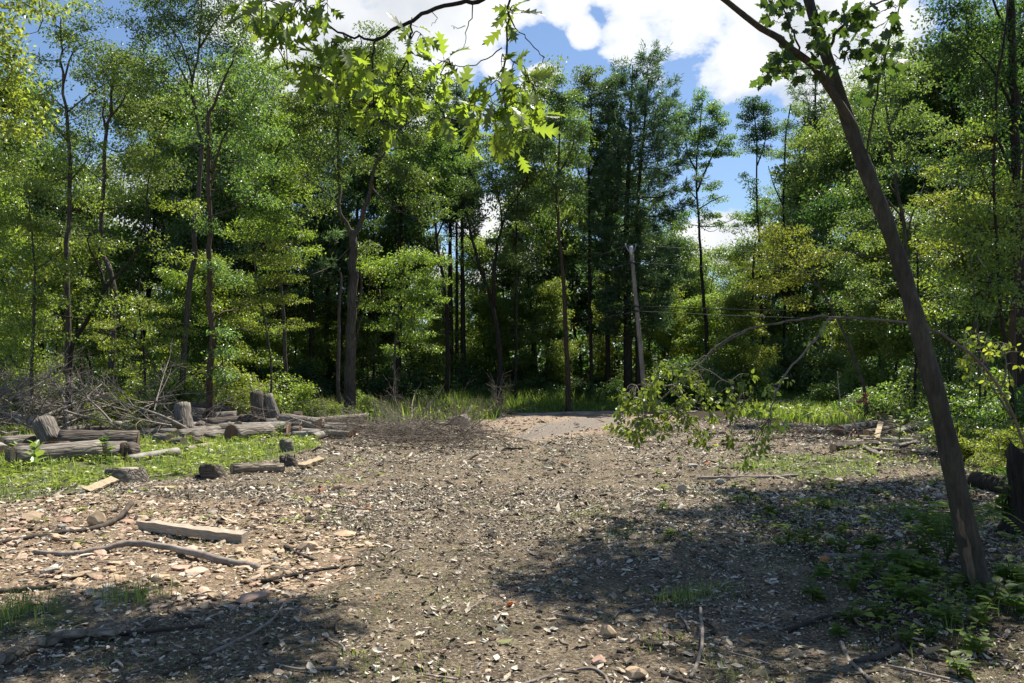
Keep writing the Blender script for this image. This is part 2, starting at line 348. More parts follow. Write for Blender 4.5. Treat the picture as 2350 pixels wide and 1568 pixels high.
def ground_material():
    m, nt, N, L = newmat('soil')
    tc = N.new('ShaderNodeTexCoord')
    def noise(s, d=8, r=.65):
        n = N.new('ShaderNodeTexNoise'); n.inputs['Scale'].default_value = s; n.inputs['Detail'].default_value = d; n.inputs['Roughness'].default_value = r
        L.new(tc.outputs['Object'], n.inputs['Vector']); return n.outputs[0]
    def attr(k):
        a = N.new('ShaderNodeAttribute'); a.attribute_name = k; return a.outputs['Fac']
    def mix(f, a, b, mode='MIX'):
        x = N.new('ShaderNodeMix'); x.data_type = 'RGBA'; x.blend_type = mode
        if isinstance(f, float): x.inputs[0].default_value = f
        else: L.new(f, x.inputs[0])
        L.new(a, x.inputs[6]); L.new(b, x.inputs[7]); return x.outputs[2]
    fine, mid, big = noise(38), noise(7), noise(.9, 5)
    soil = ramp(N, L, fine, [(.3, (.05, .038, .027)), (.45, (.165, .135, .1)), (.6, (.33, .28, .21)), (.75, (.5, .44, .35))])
    soil = mix(.7, soil, ramp(N, L, noise(1.6, 6), [(.35, (.55, .54, .52)), (.62, (1.25, 1.22, 1.18))]), 'MULTIPLY')
    soil = mix(.6, soil, ramp(N, L, mid, [(.3, (.6, .58, .55)), (.7, (1.25, 1.2, 1.1))]), 'MULTIPLY')
    green = ramp(N, L, noise(22), [(.3, (.05, .075, .02)), (.7, (.16, .21, .06))])
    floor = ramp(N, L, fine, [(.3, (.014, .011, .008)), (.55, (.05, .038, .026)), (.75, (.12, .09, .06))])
    apron = ramp(N, L, noise(60), [(.3, (.14, .1, .07)), (.5, (.33, .25, .18)), (.7, (.5, .4, .31))])
    asph = ramp(N, L, noise(90), [(.3, (.1, .094, .086)), (.5, (.19, .178, .162)), (.7, (.32, .3, .275))])
    stone = ramp(N, L, noise(26), [(.3, (.1, .07, .05)), (.5, (.32, .23, .15)), (.7, (.46, .36, .25))])
    moss = ramp(N, L, noise(30), [(.35, (.05, .055, .02)), (.7, (.2, .2, .09))])
    c = mix(ramp(N, L, big, [(.5, (0, 0, 0)), (.62, (.22, .22, .22))]), soil, moss)
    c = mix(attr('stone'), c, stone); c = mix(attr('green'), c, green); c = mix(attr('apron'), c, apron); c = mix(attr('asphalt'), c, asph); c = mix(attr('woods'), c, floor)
    hb = N.new('ShaderNodeMath'); hb.operation = 'ADD'; L.new(fine, hb.inputs[0]); L.new(mid, hb.inputs[1])
    bp = N.new('ShaderNodeBump'); bp.inputs['Strength'].default_value = 1.; bp.inputs['Distance'].default_value = .06; L.new(hb.outputs[0], bp.inputs['Height'])
    b = N.new('ShaderNodeBsdfPrincipled'); b.inputs['Roughness'].default_value = .95; b.inputs['Specular IOR Level'].default_value = .1
    L.new(c, b.inputs['Base Color']); L.new(bp.outputs[0], b.inputs['Normal'])
    o = N.new('ShaderNodeOutputMaterial'); L.new(b.outputs[0], o.inputs[0]); return m
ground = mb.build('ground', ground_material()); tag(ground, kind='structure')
xf, yf = XX.ravel(), YY.ravel()
zs = {k: zone(k, xf, yf) for k in PW}
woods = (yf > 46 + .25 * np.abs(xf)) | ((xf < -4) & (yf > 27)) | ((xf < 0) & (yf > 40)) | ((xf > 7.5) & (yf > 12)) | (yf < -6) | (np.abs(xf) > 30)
def setattr_(k, v):
    a = ground.data.attributes.new(k, 'FLOAT', 'POINT'); a.data.foreach_set('value', np.asarray(v, np.float32))
setattr_('stone', (zs['stone'] | zs['stone2']) * .85); setattr_('green', np.maximum.reduce([zs['green'] * .6, zs['green2'] * .6, zs['rgrass'] * .55, zs['verge_l'] * .9, zs['verge_r'] * .9, zs['rveg2'] * .4]))
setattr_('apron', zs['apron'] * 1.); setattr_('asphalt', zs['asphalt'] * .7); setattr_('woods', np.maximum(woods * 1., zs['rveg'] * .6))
# ------------------------------------------------------------------ road beyond the apron
def strip(pts_near, width, dz, name, mat):
    mb = MB(); P = []
    for x, y in pts_near: P.append((x, y))
    P = np.array(P); T = np.gradient(P, axis=0); T /= np.linalg.norm(T, axis=1)[:, None]; Nn = np.stack([-T[:, 1], T[:, 0]], -1)
    rows = [np.column_stack([P + Nn * w_, G(*(P + Nn * w_).T) + z_]) for w_, z_ in ((-.15, -.06), (0, dz), (width, dz + .02), (width + .15, -.06))]
    V = np.stack(rows, 1).reshape(-1, 3); n = len(P); b = np.arange(n - 1)[:, None] * 4; j = np.arange(3)[None]
    mb.add(V, np.stack([b + j, b + 4 + j, b + 5 + j, b + 1 + j], -1).reshape(-1, 4))
    return mb.build(name, mat)
rn = [(-40 + i * 2.5, 0) for i in range(42)]
rx = np.array([p[0] for p in rn]); ry = np.where(rx < 0, 38.2 - .9 * rx * -.35, 38.2 + .62 * rx - .004 * rx * rx)
ry = 38.2 + .60 * rx - .008 * rx * np.abs(rx) * (rx > 0)
ry = np.where(rx < -4, 38.2 + .6 * -4 + (-(rx + 4)) * 1.1, ry)
tag(strip(list(zip(rx, ry)), 2.4, -.02, 'road', simple_mat('worn_asphalt', (.26, .225, .19), (.4, .35, .3), 60, rough=1., bump=.0)), kind='structure')
# ------------------------------------------------------------------ loose stuff lying on the ground
BOX = (np.array([[-.5, -.5, 0], [.5, -.4, 0], [.45, .5, 0], [-.5, .42, 0], [-.42, -.4, 1], [.45, -.3, .8], [.4, .4, 1], [-.4, .36, .7]]), [np.array([[4, 5, 6, 7], [0, 1, 5, 4], [1, 2, 6, 5], [2, 3, 7, 6], [3, 0, 4, 7]])])
def rock_template(rs, n=1):
    import bmesh
    bm = bmesh.new(); bmesh.ops.create_icosphere(bm, subdivisions=n, radius=.5)
    v = np.array([x.co[:] for x in bm.verts]); f = np.array([[q.index for q in p.verts] for p in bm.faces]); bm.free()
    v *= rs.uniform(.72, 1.12, (len(v), 1))
    for _ in range(5):                                  # a few flat broken sides
        d = rand_dirs(1, rs)[0]; h = rs.uniform(.24, .36); k = v @ d
        v = np.where((k > h)[:, None], v - np.outer(k - h, d), v)
    return v, [f]
def sample_ground(n, dlo, dhi, spread=.75, pw=1.0, rs=R):
    u = rs.random(n)
    d = dlo * (dhi / dlo) ** u if pw == 0 else (dlo ** pw + u * (dhi ** pw - dlo ** pw)) ** (1 / pw)
    x = rs.uniform(-spread, spread, n) * d
    return x, d
def ok_open(x, y):
    """open trodden ground: neither grass nor apron"""
    return ~((zone('green', x, y) & (wob(x * 1.3, y * 1.2 + 1) > -.28)) | (zone('asphalt', x, y) & (wob(x * 2, y * 2) > -.2)) | zone('verge_l', x, y) | zone('verge_r', x, y))
def splinter(seed):
    q = np.random.default_rng(seed); n = 5; a = np.sort(q.uniform(0, 6.28, n) * .3 + np.arange(n) / n * 6.28 * .7 + .2)
    o = np.column_stack([np.cos(a) * q.uniform(.32, .6, n), np.sin(a) * q.uniform(.3, .6, n)])
    lo = np.column_stack([o, np.zeros(n)]); hi = np.column_stack([o * q.uniform(.7, .95, (n, 1)), q.uniform(.35, 1.1, n)]); j = np.arange(n); jn = (j + 1) % n
    c = np.array([[q.normal(0, .08), q.normal(0, .08), q.uniform(.7, 1.2)]])
    return np.vstack([lo, hi, c]), [np.stack([j, jn, n + jn, n + j], -1), np.stack([n + j, n + jn, np.full(n, 2 * n)], -1)]
SPL = [splinter(700 + i) for i in range(6)]
# wood chips
mb = MB(); rs = np.random.default_rng(11)
for n, lo, hi, pw in ((110000, 3.2, 12, 1.7), (120000, 8, 36, .6)):
    x, y = sample_ground(n, lo, hi, .75, pw, rs); ap = zone('apron', x, y); st = zone('stone', x, y)
    k = ok_open(x, y) & (rs.random(n) < np.where(ap, .35, np.where(st, .35, 1))) & (wob(x * .6, y * .6) > rs.uniform(-1.3, -.1, n)) & ~((np.abs(np.abs(x + .3 - (y - 4) * .11) - .85) < .3 + .1 * wob(x, y)) & (rs.random(n) < .5))
    x, y = x[k], y[k]; n = len(x); s = rs.lognormal(-3.78, .55, n) * np.clip(y / 10, .62, 2.1)
    P_, Ro, Sc = np.column_stack([x, y, G(x, y) + rs.uniform(-.004, .012, n)]), flat_rot(n, rs, .36), np.column_stack([s * rs.uniform(.9, 2.6, n), s * rs.uniform(.2, .9, n), s * rs.uniform(.08, .32, n)]); wh = rs.integers(0, 6, n)
    for i in range(6): mb.scatter(*SPL[i], P_[wh == i], Ro[wh == i], Sc[wh == i])
tag(mb.build('wood_chips', island_mat('wood_chip', [(0, (.03, .022, .015)), (.22, (.095, .073, .05)), (.45, (.26, .21, .15)), (.68, (.44, .375, .28)), (.88, (.6, .53, .42)), (1, (.68, .62, .5))])), 'mulch of brown and straw coloured wood chips covering the clearing', 'wood chips', kind='stuff')
# gravel
mb = MB(); rs = np.random.default_rng(12); RT = [rock_template(rs, 1) for _ in range(5)]
for n, lo, hi, pw, zn in ((7000, 3.5, 14, 1.6, None), (7000, 8, 34, .6, None), (30000, 4.2, 10.5, 1.5, 'stone'), (9000, 8, 13, 1, 'stone2')):
    x, y = sample_ground(n, lo, hi, .75, pw, rs)
    k = (zone(zn, x, y) & (wob(x * .8, y * .9) > rs.uniform(-1.2, .5, n))) if zn else (ok_open(x, y) & ~zone('rveg', x, y) & (wob(x * .5 + 4, y * .5) > rs.uniform(-.5, .7, n)))
    x, y = x[k], y[k]; n = len(x); s = rs.lognormal(-3.4 if zn else -3.85, .55, n) * np.clip(y / 12, .9, 1.6)
    which = rs.integers(0, 5, n)
    for i in range(5):
        q = which == i
        mb.scatter(*RT[i], np.column_stack([x, y, G(x, y) + s * .12])[q], flat_rot(q.sum(), rs, .2), np.column_stack([s * 1.5, s * rs.uniform(.7, 1.2, n), s * rs.uniform(.22, .5, n)])[q])
GRAVEL = [(0, (.16, .11, .075)), (.3, (.34, .26, .175)), (.55, (.46, .36, .26)), (.75, (.5, .37, .27)), (.9, (.58, .5, .39)), (1, (.64, .59, .5))]
tag(mb.build('gravel', island_mat('gravel_stone', GRAVEL, noise=24)), 'small tan and pinkish stones strewn through the clearing', 'gravel', kind='stuff')
# leaf litter
LIT = (np.array([[0, 0, 0], [.35, .28, .1], [.75, .2, .06], [1, 0, .12], [.7, -.24, .08], [.3, -.25, .14], [.5, 0, -.03]]), [np.array([[0, 1, 6], [1, 2, 6], [2, 3, 6], [3, 4, 6], [4, 5, 6], [5, 0, 6]])])
mb = MB(); rs = np.random.default_rng(13)
for n, lo, hi, pw in ((22000, 3.2, 12, 1.8), (20000, 8, 34, .6)):
    x, y = sample_ground(n, lo, hi, .8, pw, rs); k = (rs.random(n) < np.where(zone('rveg', x, y), 1, .4)) & ~zone('green', x, y) & ~zone('asphalt', x, y); x, y = x[k], y[k]; n = len(x)
    mb.scatter(*LIT, np.column_stack([x, y, G(x, y) + rs.uniform(.0, .02, n)]), flat_rot(n, rs, .35), rs.lognormal(-3.15, .4, n) * np.clip(y / 14, .9, 1.6))
tag(mb.build('leaf_litter', island_mat('litter_leaf', [(0, (.06, .04, .026)), (.35, (.18, .135, .095)), (.65, (.36, .3, .22)), (.9, (.54, .48, .39)), (.97, (.6, .55, .46)), (1, (.33, .15, .06))])), 'dry curled grey and brown leaves among the chips', 'leaf litter', kind='stuff')
# ------------------------------------------------------------------ grass and ground cover
BL = (np.array([[0, -.5, 0], [0, .5, 0], [.16, -.38, .5], [.16, .38, .5], [.5, 0, 1]]), [np.array([[0, 1, 3, 2]]), np.array([[2, 3, 4]])])
def blades(mb, x, y, h, wd, rs, dz=0., mat=0, lean=1.):
    n = len(x); a = rs.uniform(0, 2 * math.pi, n); ca, sa = np.cos(a), np.sin(a); o = np.zeros(n)
    rot = np.stack([np.stack([ca, sa, o], -1), np.stack([-sa, ca, o], -1), np.stack([o, o, o + 1], -1)], -1)
    mb.scatter(*BL, np.column_stack([x, y, G(x, y) - .01 + dz]), rot, np.column_stack([h * rs.uniform(.3, 1.4, n) * lean, wd, h]), mat=mat)
def tufts(n, per, lo, hi, pw, sel, h, rs, wd=.006, r=.06):
    x, y = sample_ground(n, lo, hi, .85, pw, rs); k = sel(x, y); x, y = x[k], y[k]
    sz = np.repeat(rs.uniform(.5, 1.25, len(x)), per); x = np.repeat(x, per); y = np.repeat(y, per); m = len(x)
    x = x + rs.normal(0, r, m); y = y + rs.normal(0, r, m)
    return x, y, h * sz * rs.uniform(.5, 1.2, m), wd * rs.uniform(.6, 1.4, m) * np.clip(y / 9, 1, 4)
mb = MB(); rs = np.random.default_rng(14)
SPECS = [
 (8600, 10, 8.5, 28, .8, lambda x, y: zone('green', x, y, .6) & (wob(x * .9 + 5, y * .7) > rs.uniform(-.75, -.05, len(x))), .18, .007, .09),
 (420, 16, 5, 9, 1, lambda x, y: zone('green2', x, y), .16, .004, .06),
 (5200, 10, 10, 19, 1, lambda x, y: zone('rgrass', x, y), .11, .006, .1),
 (1400, 8, 8, 26, 1, lambda x, y: zone('rveg2', x, y), .16, .006, .1),
 (900, 8, 4.2, 13, 1, lambda x, y: zone('rveg', x, y) & (wob(x, y) > .05), .13, .005, .08),
 (13000, 5, 3.4, 11, 1.4, lambda x, y: ok_open(x, y) & (wob(x * .7 + 2, y * .5) > .05), .034, .004, .03),
 (5200, 6, 9, 26, 1, lambda x, y: ok_open(x, y) & (x > -.5) & (wob(x * .5 + 1, y * .4) > .05), .035, .006, .06),
 (9000, 6, 26, 44, 1, lambda x, y: (zone('verge_l', x, y) | zone('verge_r', x, y)), .6, .009, .2),
]
for n, per, lo, hi, pw, sel, h, wd, r in SPECS:
    blades(mb, *tufts(n, per, lo, hi, pw, sel, h, rs, wd, r), rs)
for X, Y, nb, h in ((1350, 1192, 70, .07), (1420, 1230, 90, .08), (1310, 1240, 60, .07), (1560, 1360, 220, .1), (1630, 1345, 120, .09), (1890, 1150, 200, .1), (1640, 1145, 60, .09), (1580, 1130, 40, .08), (300, 1400, 110, .17), (315, 1392, 50, .2), (60, 1420, 160, .2), (1690, 1545, 40, .1), (1500, 1470, 40, .06), (960, 1545, 40, .1), (1230, 1100, 30, .05), (1235, 1190, 30, .05)):
    x, y = gp(X, Y); blades(mb, x + rs.normal(0, .12, nb), y + rs.normal(0, .12, nb), h * rs.uniform(.4, 1.2, nb), np.full(nb, .005), rs)
# far verge beyond the road, its front edge short and its back tall
n = 40000; x = rs.uniform(-14, 40, n); base = np.interp(x, rx, ry) + 3.6; dd = rs.uniform(0, 1, n) ** 1.1 * 9
y = base + dd; k = (x > -6) | (rs.random(n) < .4); x, y, dd = x[k], y[k], dd[k]
blades(mb, x, y, np.clip(.22 + dd * .17 + .3 * ((x > 11) & (x < 24)), .1, 1.2) * rs.uniform(.5, 1.2, len(x)), np.full(len(x), .045), rs)
tag(mb.build('grass', M['grass']), 'fresh green grass in tufts and along the road verges', 'grass', kind='stuff')
mb = MB(); n = 2600; u = rs.uniform(0, 1, n); x, y = gp(0, 1000); x = rs.uniform(-9.5, -.6, n); y = rs.uniform(33, 38, n); k = (wob(x, y) > -.1) & ~zone('apron', x, y); x, y = x[k], y[k]
blades(mb, x, y, rs.uniform(.6, 1.15, len(x)), np.full(len(x), .022), rs, lean=.6)
tag(mb.build('seeding_grass', M['drygrass']), 'tall tan seeding grass standing before the road', 'tall grass', kind='stuff')
LEAF4 = (np.array([[0, 0, 0], [.45, .32, .09], [1, 0, -.06], [.45, -.32, .09]]), [np.array([[0, 1, 2, 3]])])
mb = MB(); rs = np.random.default_rng(15)
for n, lo, hi, sel, hz, s0 in ((15000, 11, 27, lambda x, y: zone('green', x, y, .7) & (wob(x * .8, y * .8 + 2) > -.2), .14, .085), (900, 7.5, 12, lambda x, y: zone('stone', x, y + .8) & (wob(x * 1.2, y * 1.2) > .2), .05, .06), (1500, 9, 17, lambda x, y: ok_open(x, y) & (x < -2) & (wob(x * 1.1 + 1, y) > .3), .06, .075),
                        (2200, 4.5, 13, lambda x, y: zone('rveg', x, y) & (wob(x * 1.3, y * 1.1) > .1), .12, .07), (1100, 10, 24, lambda x, y: zone('rveg2', x, y), .16, .08), (5000, 28, 42, lambda x, y: zone('verge_l', x, y) | zone('verge_r', x, y), .6, .16)):
    x, y = sample_ground(n, lo, hi, .85, 1, rs); k = sel(x, y); x, y = np.repeat(x[k], 4), np.repeat(y[k], 4); m = len(x)
    hh = np.repeat(rs.uniform(.2, 1, m // 4) * hz, 4); x = x + rs.normal(0, .035, m); y = y + rs.normal(0, .035, m)
    mb.scatter(*LEAF4, np.column_stack([x, y, G(x, y) + hh * rs.uniform(.7, 1.1, m)]), flat_rot(m, rs, .3), rs.uniform(.6, 1.3, m) * s0)
tag(mb.build('ground_cover', M['creeper']), 'low yellow green seedlings and creepers carpeting the grassy edges', 'ground cover', kind='stuff')
# ------------------------------------------------------------------ trees
def smooth_path(P, n):
    """Catmull-Rom through control points"""
    P = np.asarray(P, float)
    if len(P) < 3: return np.array([P[0] + (P[-1] - P[0]) * t for t in np.linspace(0, 1, n)])
    Q = np.vstack([2 * P[0] - P[1], P, 2 * P[-1] - P[-2]]); out = []
    m = len(P) - 1
    for s in np.linspace(0, m - 1e-6, n):
        i = int(s); t = s - i; p0, p1, p2, p3 = Q[i:i + 4]
        out.append(.5 * (2 * p1 + (p2 - p0) * t + (2 * p0 - 5 * p1 + 4 * p2 - p3) * t * t + (3 * p1 - p0 - 3 * p2 + p3) * t ** 3))
    return np.array(out)
def leaf_cloud(mb, cen, per, sig, size, rs, flat=.55, tmpl=LEAF4, aspect=.85, droop=.25, upb=.55):
    """leaves of clusters: cen (K,3)"""
    K = len(cen)
    if K == 0: return
    c = np.repeat(cen, per, 0); n = len(c)
    sg = np.repeat(sig * rs.uniform(.6, 1.3, K), per)
    off = rs.normal(0, 1, (n, 3)); off /= np.maximum(1, np.linalg.norm(off, axis=1) / 1.9)[:, None]; off *= sg[:, None] * np.array([1, 1, flat])
    d = off / (np.linalg.norm(off, axis=1)[:, None] + 1e-6) * .6 + rand_dirs(n, rs); d[:, 2] -= droop
    nn = rand_dirs(n, rs); nn[:, 2] = np.abs(nn[:, 2]) + upb
    s = size * rs.uniform(.6, 1.3, n)
    mb.scatter(*tmpl, c + off, rot_dn(d, nn), np.column_stack([s, s * aspect, s]))
def grow(limbs, blobs, base, rs, ls, per, cs, dens, flat=.6, droop=.25, tw=1.0, aspect=.85, twsides=4):
    """limbs [(path, r0, r1, sides)], blobs [(centre, radii(3), density)] in metres -> trunk and crown builders"""
    ls, per, dens, cs, flat = ls * .84, int(per * 2.5), dens * 1.4, cs * .82, flat * .75
    tb, cb = MB(), MB(); base = np.asarray(base); pool = []
    for i, (P, r0, r1, sd) in enumerate(limbs):
        n = max(5, min(26, int(np.linalg.norm(np.diff(P, axis=0), axis=1).sum() / .55) + 3)); S = smooth_path(P, n)
        S[1:-1] += rs.normal(0, r0 * .16, (n - 2, 3))
        t = np.linspace(0, 1, n); rad = r0 + (r1 - r0) * t ** .9
        if i == 0: rad = rad * (1 + .45 * np.exp(-(S[:, 2] - S[0, 2]) / .28))
        tb.tube(S - base, rad, sd, bump=.06 if sd > 6 else 0, rs=rs)
        pool.append(np.column_stack([S, rad])[(1 if i else max(1, n // 4)):])
    pool = np.vstack(pool); cens = []
    for c, r, dn in blobs:
        c = np.asarray(c); r = np.asarray(r)
        dist = np.linalg.norm(pool[:, :3] - c, axis=1) + 1.2 * np.clip(pool[:, 2] - c[2], 0, 9) + .0
        j = int(dist.argmin()); p0 = pool[j, :3]; rr = min(pool[j, 3] * .6, .012 * tw + .011 * np.linalg.norm(c - p0) * tw)
        mid = (p0 + c) / 2 + np.array([0, 0, -.12 * np.linalg.norm(c - p0)]) + rs.normal(0, .12, 3)
        top = c + np.array([0, 0, r[2] * .6]); S = smooth_path([p0, mid, c, top], 8)
        tb.tube(S - base, np.linspace(rr, .006 * tw, 8), twsides + 1, cap=False)
        k = max(3, int(dn * dens * (r[0] * r[1] * r[2]) ** (2 / 3) * 2.2))
        q = rand_dirs(k, rs) * (rs.random(k) ** .38)[:, None] * r + c
        for v in q:
            a = S[rs.integers(2, 8)]; m = (a + v) / 2 + rs.normal(0, .08, 3) + np.array([0, 0, .05])
            tb.tube(np.array([a, m, v]) - base, np.array([.007, .005, .003]) * tw * 1.3, 3, cap=False)
        cens.append(q)
    if cens: leaf_cloud(cb, np.vstack(cens) - base, per, cs, ls, rs, flat, droop=droop, aspect=aspect)
    return tb, cb
def finish_tree(name, label, base, tb, cb, bark, leaf, group=None, cat='tree'):
    t = thing(name, label, cat, base, group)
    tb.build('trunk', M[bark], t)
    if cb.n: cb.build('crown', M[leaf], t)
    return t
SEED = [100]
def tree(name, label, d, limbs, blobs, leaf='maple', bark='bark_grey', ls=.13, per=48, cs=.33, dens=5., group=None, cat='tree', tw=1., depth=.9, flat=.6, droop=.25, sides=9, aspect=.85):
    """a tree whose limbs and leaf masses are given where the photo shows them, at distance d"""
    SEED[0] += 1; rs = np.random.default_rng(SEED[0])
    LW = []
    for i, (pts, w0, w1) in enumerate(limbs):
        P = np.array([at(p[0], p[1], d + (p[2] if len(p) > 2 else 0)) for p in pts])
        if i == 0:
            b = P[0].copy(); b[2] = Gf(b[0], b[1]) - .12
            P = np.vstack([b, P]) if P[0][2] > b[2] + .3 else np.vstack([b, P[1:]])
            base = b + np.array([0, 0, .12])
        else: P[1:-1, 1] += rs.normal(0, .25, len(P) - 2); P[-1, 1] += rs.normal(0, .8)
        k = d / F / 2
        LW.append((P, w0 * k * .86, w1 * k * .8, sides if i == 0 else max(5, sides - 3)))
    BW = []
    for bl in blobs:
        X, Y, rx, ry = bl[:4]; dn = bl[4] if len(bl) > 4 else 1.
        k = d / F; rm = np.array([rx * k, min(rx, 110) * k * depth, ry * k])
        BW.append((at(X, Y, d + rs.uniform(-.5, .5) * rm[1]), rm, dn))
    tb, cb = grow(LW, BW, base, rs, ls, per, cs, dens, flat, droop, tw, aspect)
    return finish_tree(name, label, base, tb, cb, bark, leaf, group, cat)
NB = (np.array([[0, -.5, 0], [0, .5, 0], [.6, .4, .03], [.6, -.4, .03], [1, 0, -.03]]), [np.array([[0, 1, 2, 3]]), np.array([[3, 2, 4]])])
def pine(name, label, d, stems, prof, leaf='pine', bark='bark_dark', nl=.2, nw=.04, step=.6, group=None, tuft=13, nper=16, rs=None):
    """stems [(pts, w0, w1)]; prof [(Y, left half width, right half width)] from the top down, in photo units"""
    SEED[0] += 1; rs = np.random.default_rng(SEED[0]); k = d / F
    tb, cb = MB(), MB(); paths = []
    for i, (pts, w0, w1) in enumerate(stems):
        P = np.array([at(p[0], p[1], d + (p[2] if len(p) > 2 else 0)) for p in pts])
        b = P[0].copy(); b[2] = Gf(b[0], b[1]) - .1; P = np.vstack([b, P[1:]])
        if i == 0: base = b + np.array([0, 0, .1])
        S = smooth_path(P, 22); tb.tube(S - base, np.linspace(w0, w1, 22) * k / 2, 8, bump=.05, rs=rs); paths.append(S)
    pY = [p[0] for p in prof]; zt = [at(stems[0][0][-1][0], Y, d)[2] for Y in pY]
    z = zt[0] - .3; cen = []; dirs = []
    while z > zt[-1]:
        Y = np.interp(-z, [-a for a in zt], pY); hl, hr = np.interp(Y, pY, [p[1] for p in prof]), np.interp(Y, pY, [p[2] for p in prof])
        S = paths[rs.integers(len(paths))]; j = int(np.abs(S[:, 2] - z).argmin()); o = S[j].copy(); o[2] = z
        fz = (zt[0] - z) / max(1e-3, zt[0] - zt[-1])
        for a in rs.uniform(0, 2 * math.pi) + np.arange(5) / 5 * 2 * math.pi + rs.normal(0, .3, 5):
            ca, sa = math.cos(a), math.sin(a)
            half = (hr if ca > 0 else hl) * k; half = half * abs(ca) + .5 * (hl + hr) * k * abs(sa)
            ln = max(.3, half * rs.uniform(.62, 1.12)); up = .75 - .85 * min(1, fz * 1.5) + rs.normal(0, .08)
            h = np.array([ca, sa, 0]); e = o + h * ln + np.array([0, 0, ln * up]); m = (o + e) / 2 + np.array([0, 0, -.1 * ln]); e2 = e + np.array([0, 0, .06 * ln])
            B = smooth_path([o, m, e2], 6); tb.tube(B - base, np.linspace(.012 + .012 * ln, .006, 6), 4, cap=False)
            nt_ = max(3, int(tuft * ln / 1.8)); tt = rs.uniform(.3, 1, nt_) ** .8
            for t in tt:
                p = B[min(5, int(t * 5.99))] + rs.normal(0, .06, 3); sd = np.array([-sa, ca, 0]) * rs.normal(0, .42) * ln * (1.15 - t)
                q = p + sd + h * .15 * abs(rs.normal()) + np.array([0, 0, rs.normal(.08, .1)])
                cen.append(q); dirs.append(h * .7 + sd * .6 + np.array([0, 0, .35]))
        z -= step * rs.uniform(.7, 1.25)
    cen = np.array(cen); dirs = np.array(dirs); c = np.repeat(cen, nper, 0); n = len(c)
    dd = np.repeat(dirs / (np.linalg.norm(dirs, axis=1)[:, None] + 1e-6), nper, 0) * .7 + rand_dirs(n, rs) * .75
    c = c + dd * rs.uniform(-.1, .25, n)[:, None] + rs.normal(0, .07, (n, 3))
    cb.scatter(*NB, c - base, rot_dn(dd, rand_dirs(n, rs)), np.column_stack([nl * rs.uniform(.6, 1.2, n), np.full(n, nw), np.full(n, nl)]))
    return finish_tree(name, label, base, tb, cb, bark, leaf, group)
def free_tree(name, label, seed, H, r0, cb0, cr, leaf, bark, ls=.17, per=34, cs=.42, nb=20, dens=5.5, group=None, cat='tree'):
    """a tree in metres with its base at the origin; used for the copies deeper in the wood"""
    rs = np.random.default_rng(seed)
    wob_ = rs.normal(0, .25, (5, 2)); P = np.array([[wob_[i, 0] * (i > 0), wob_[i, 1] * (i > 0), H * .96 * i / 4 - (.3 if i == 0 else 0)] for i in range(5)])
    limbs = [(P, r0, r0 * .18, 8)]; blobs = []; S = smooth_path(P, 30)
    for i in range(nb):
        t = cb0 + (1 - cb0) * ((i + .5) / nb) ** .9; s = (t - cb0) / (1 - cb0); o = S[min(29, int(t * 29))]
        a = i * 2.4 + rs.normal(0, .4); ln = cr * math.sqrt(max(.08, 1 - ((s - .4) / .68) ** 2)) * rs.uniform(.65, 1.15); el = math.radians(20 + 40 * s + rs.normal(0, 8))
        h = np.array([math.cos(a) * math.cos(el), math.sin(a) * math.cos(el), math.sin(el)]); e = o + h * ln
        limbs.append((np.array([o, (o + e) / 2 + np.array([0, 0, -.08 * ln]), e]), r0 * .28 * (1 - .6 * s), .012, 5))
        r = .34 * ln + .35; blobs.append((e, np.array([r, r, r * .7]), 1.)); blobs.append(((o + 2 * e) / 3 + rs.normal(0, .3, 3), np.array([r, r, r * .6]) * .8, 1.))
    tb, cbm = grow(limbs, blobs, np.zeros(3), rs, ls, per, cs, dens, twsides=3)
    return finish_tree(name, label, (0, 0, 0), tb, cbm, bark, leaf, group, cat)
def shrub(name, label, seed, H, W, leaf, ls=.1, per=40, cs=.22, n=9, dens=8., group=None, cat='shrub', bark='bark_dark'):
    rs = np.random.default_rng(seed); limbs = []; blobs = []
    for i in range(n):
        a = i * 2.4 + rs.normal(0, .3); q = rs.uniform(.15, 1) ** .6; e = np.array([math.cos(a) * W * q, math.sin(a) * W * q, H * rs.uniform(.35, .95) * (1.15 - .5 * q)])
        limbs.append((np.array([[rs.normal(0, .05), rs.normal(0, .05), -.05], e * [.45, .45, .6], e]), .018 + .006 * H, .006, 5))
        r = .28 * W + .12; blobs.append((e, np.array([r, r, r * .8 * max(.7, H / W / 1.3)]), 1.)); blobs.append((e * [.8, .8, .55], np.array([r, r, r * .8]), .8))
    tb, cb = grow(limbs, blobs, np.zeros(3), rs, ls, per, cs, dens, twsides=3)
    t = thing(name, label, cat, (0, 0, 0), group); tb.build('stem', M[bark], t); cb.build('foliage', M[leaf], t)
    return t
# ================================================================== the trees of the left-hand wood
tree('slender_maple', 'slender maple with thin straight trunk and sparse crown against blue sky, far left', 27,
     [([(155, 970), (157, 800), (153, 600), (160, 450), (158, 330), (148, 220), (142, 130), (140, 40)], 17, 4), ([(159, 330), (130, 290), (100, 270), (60, 235)], 6, 2), ([(150, 250), (120, 225), (90, 190)], 5, 2), ([(146, 190), (170, 110), (195, 50)], 6, 2), ([(149, 262), (190, 215), (235, 170)], 5, 2), ([(157, 420), (200, 350), (220, 300)], 5, 2)],
     [(120, 60, 55, 40, .7), (195, 50, 60, 40, .7), (90, 130, 40, 35, .7), (160, 110, 45, 40, .6), (225, 150, 55, 45, .8), (120, 215, 55, 38, .6), (70, 235, 40, 25, .6), (190, 260, 45, 40, .7), (130, 300, 35, 40, .6), (215, 330, 40, 35, .7), (175, 380, 40, 30, .6), (110, 420, 60, 40, .7), (40, 380, 45, 40), (200, 450, 40, 30, .6)], leaf='maple', bark='bark_grey')
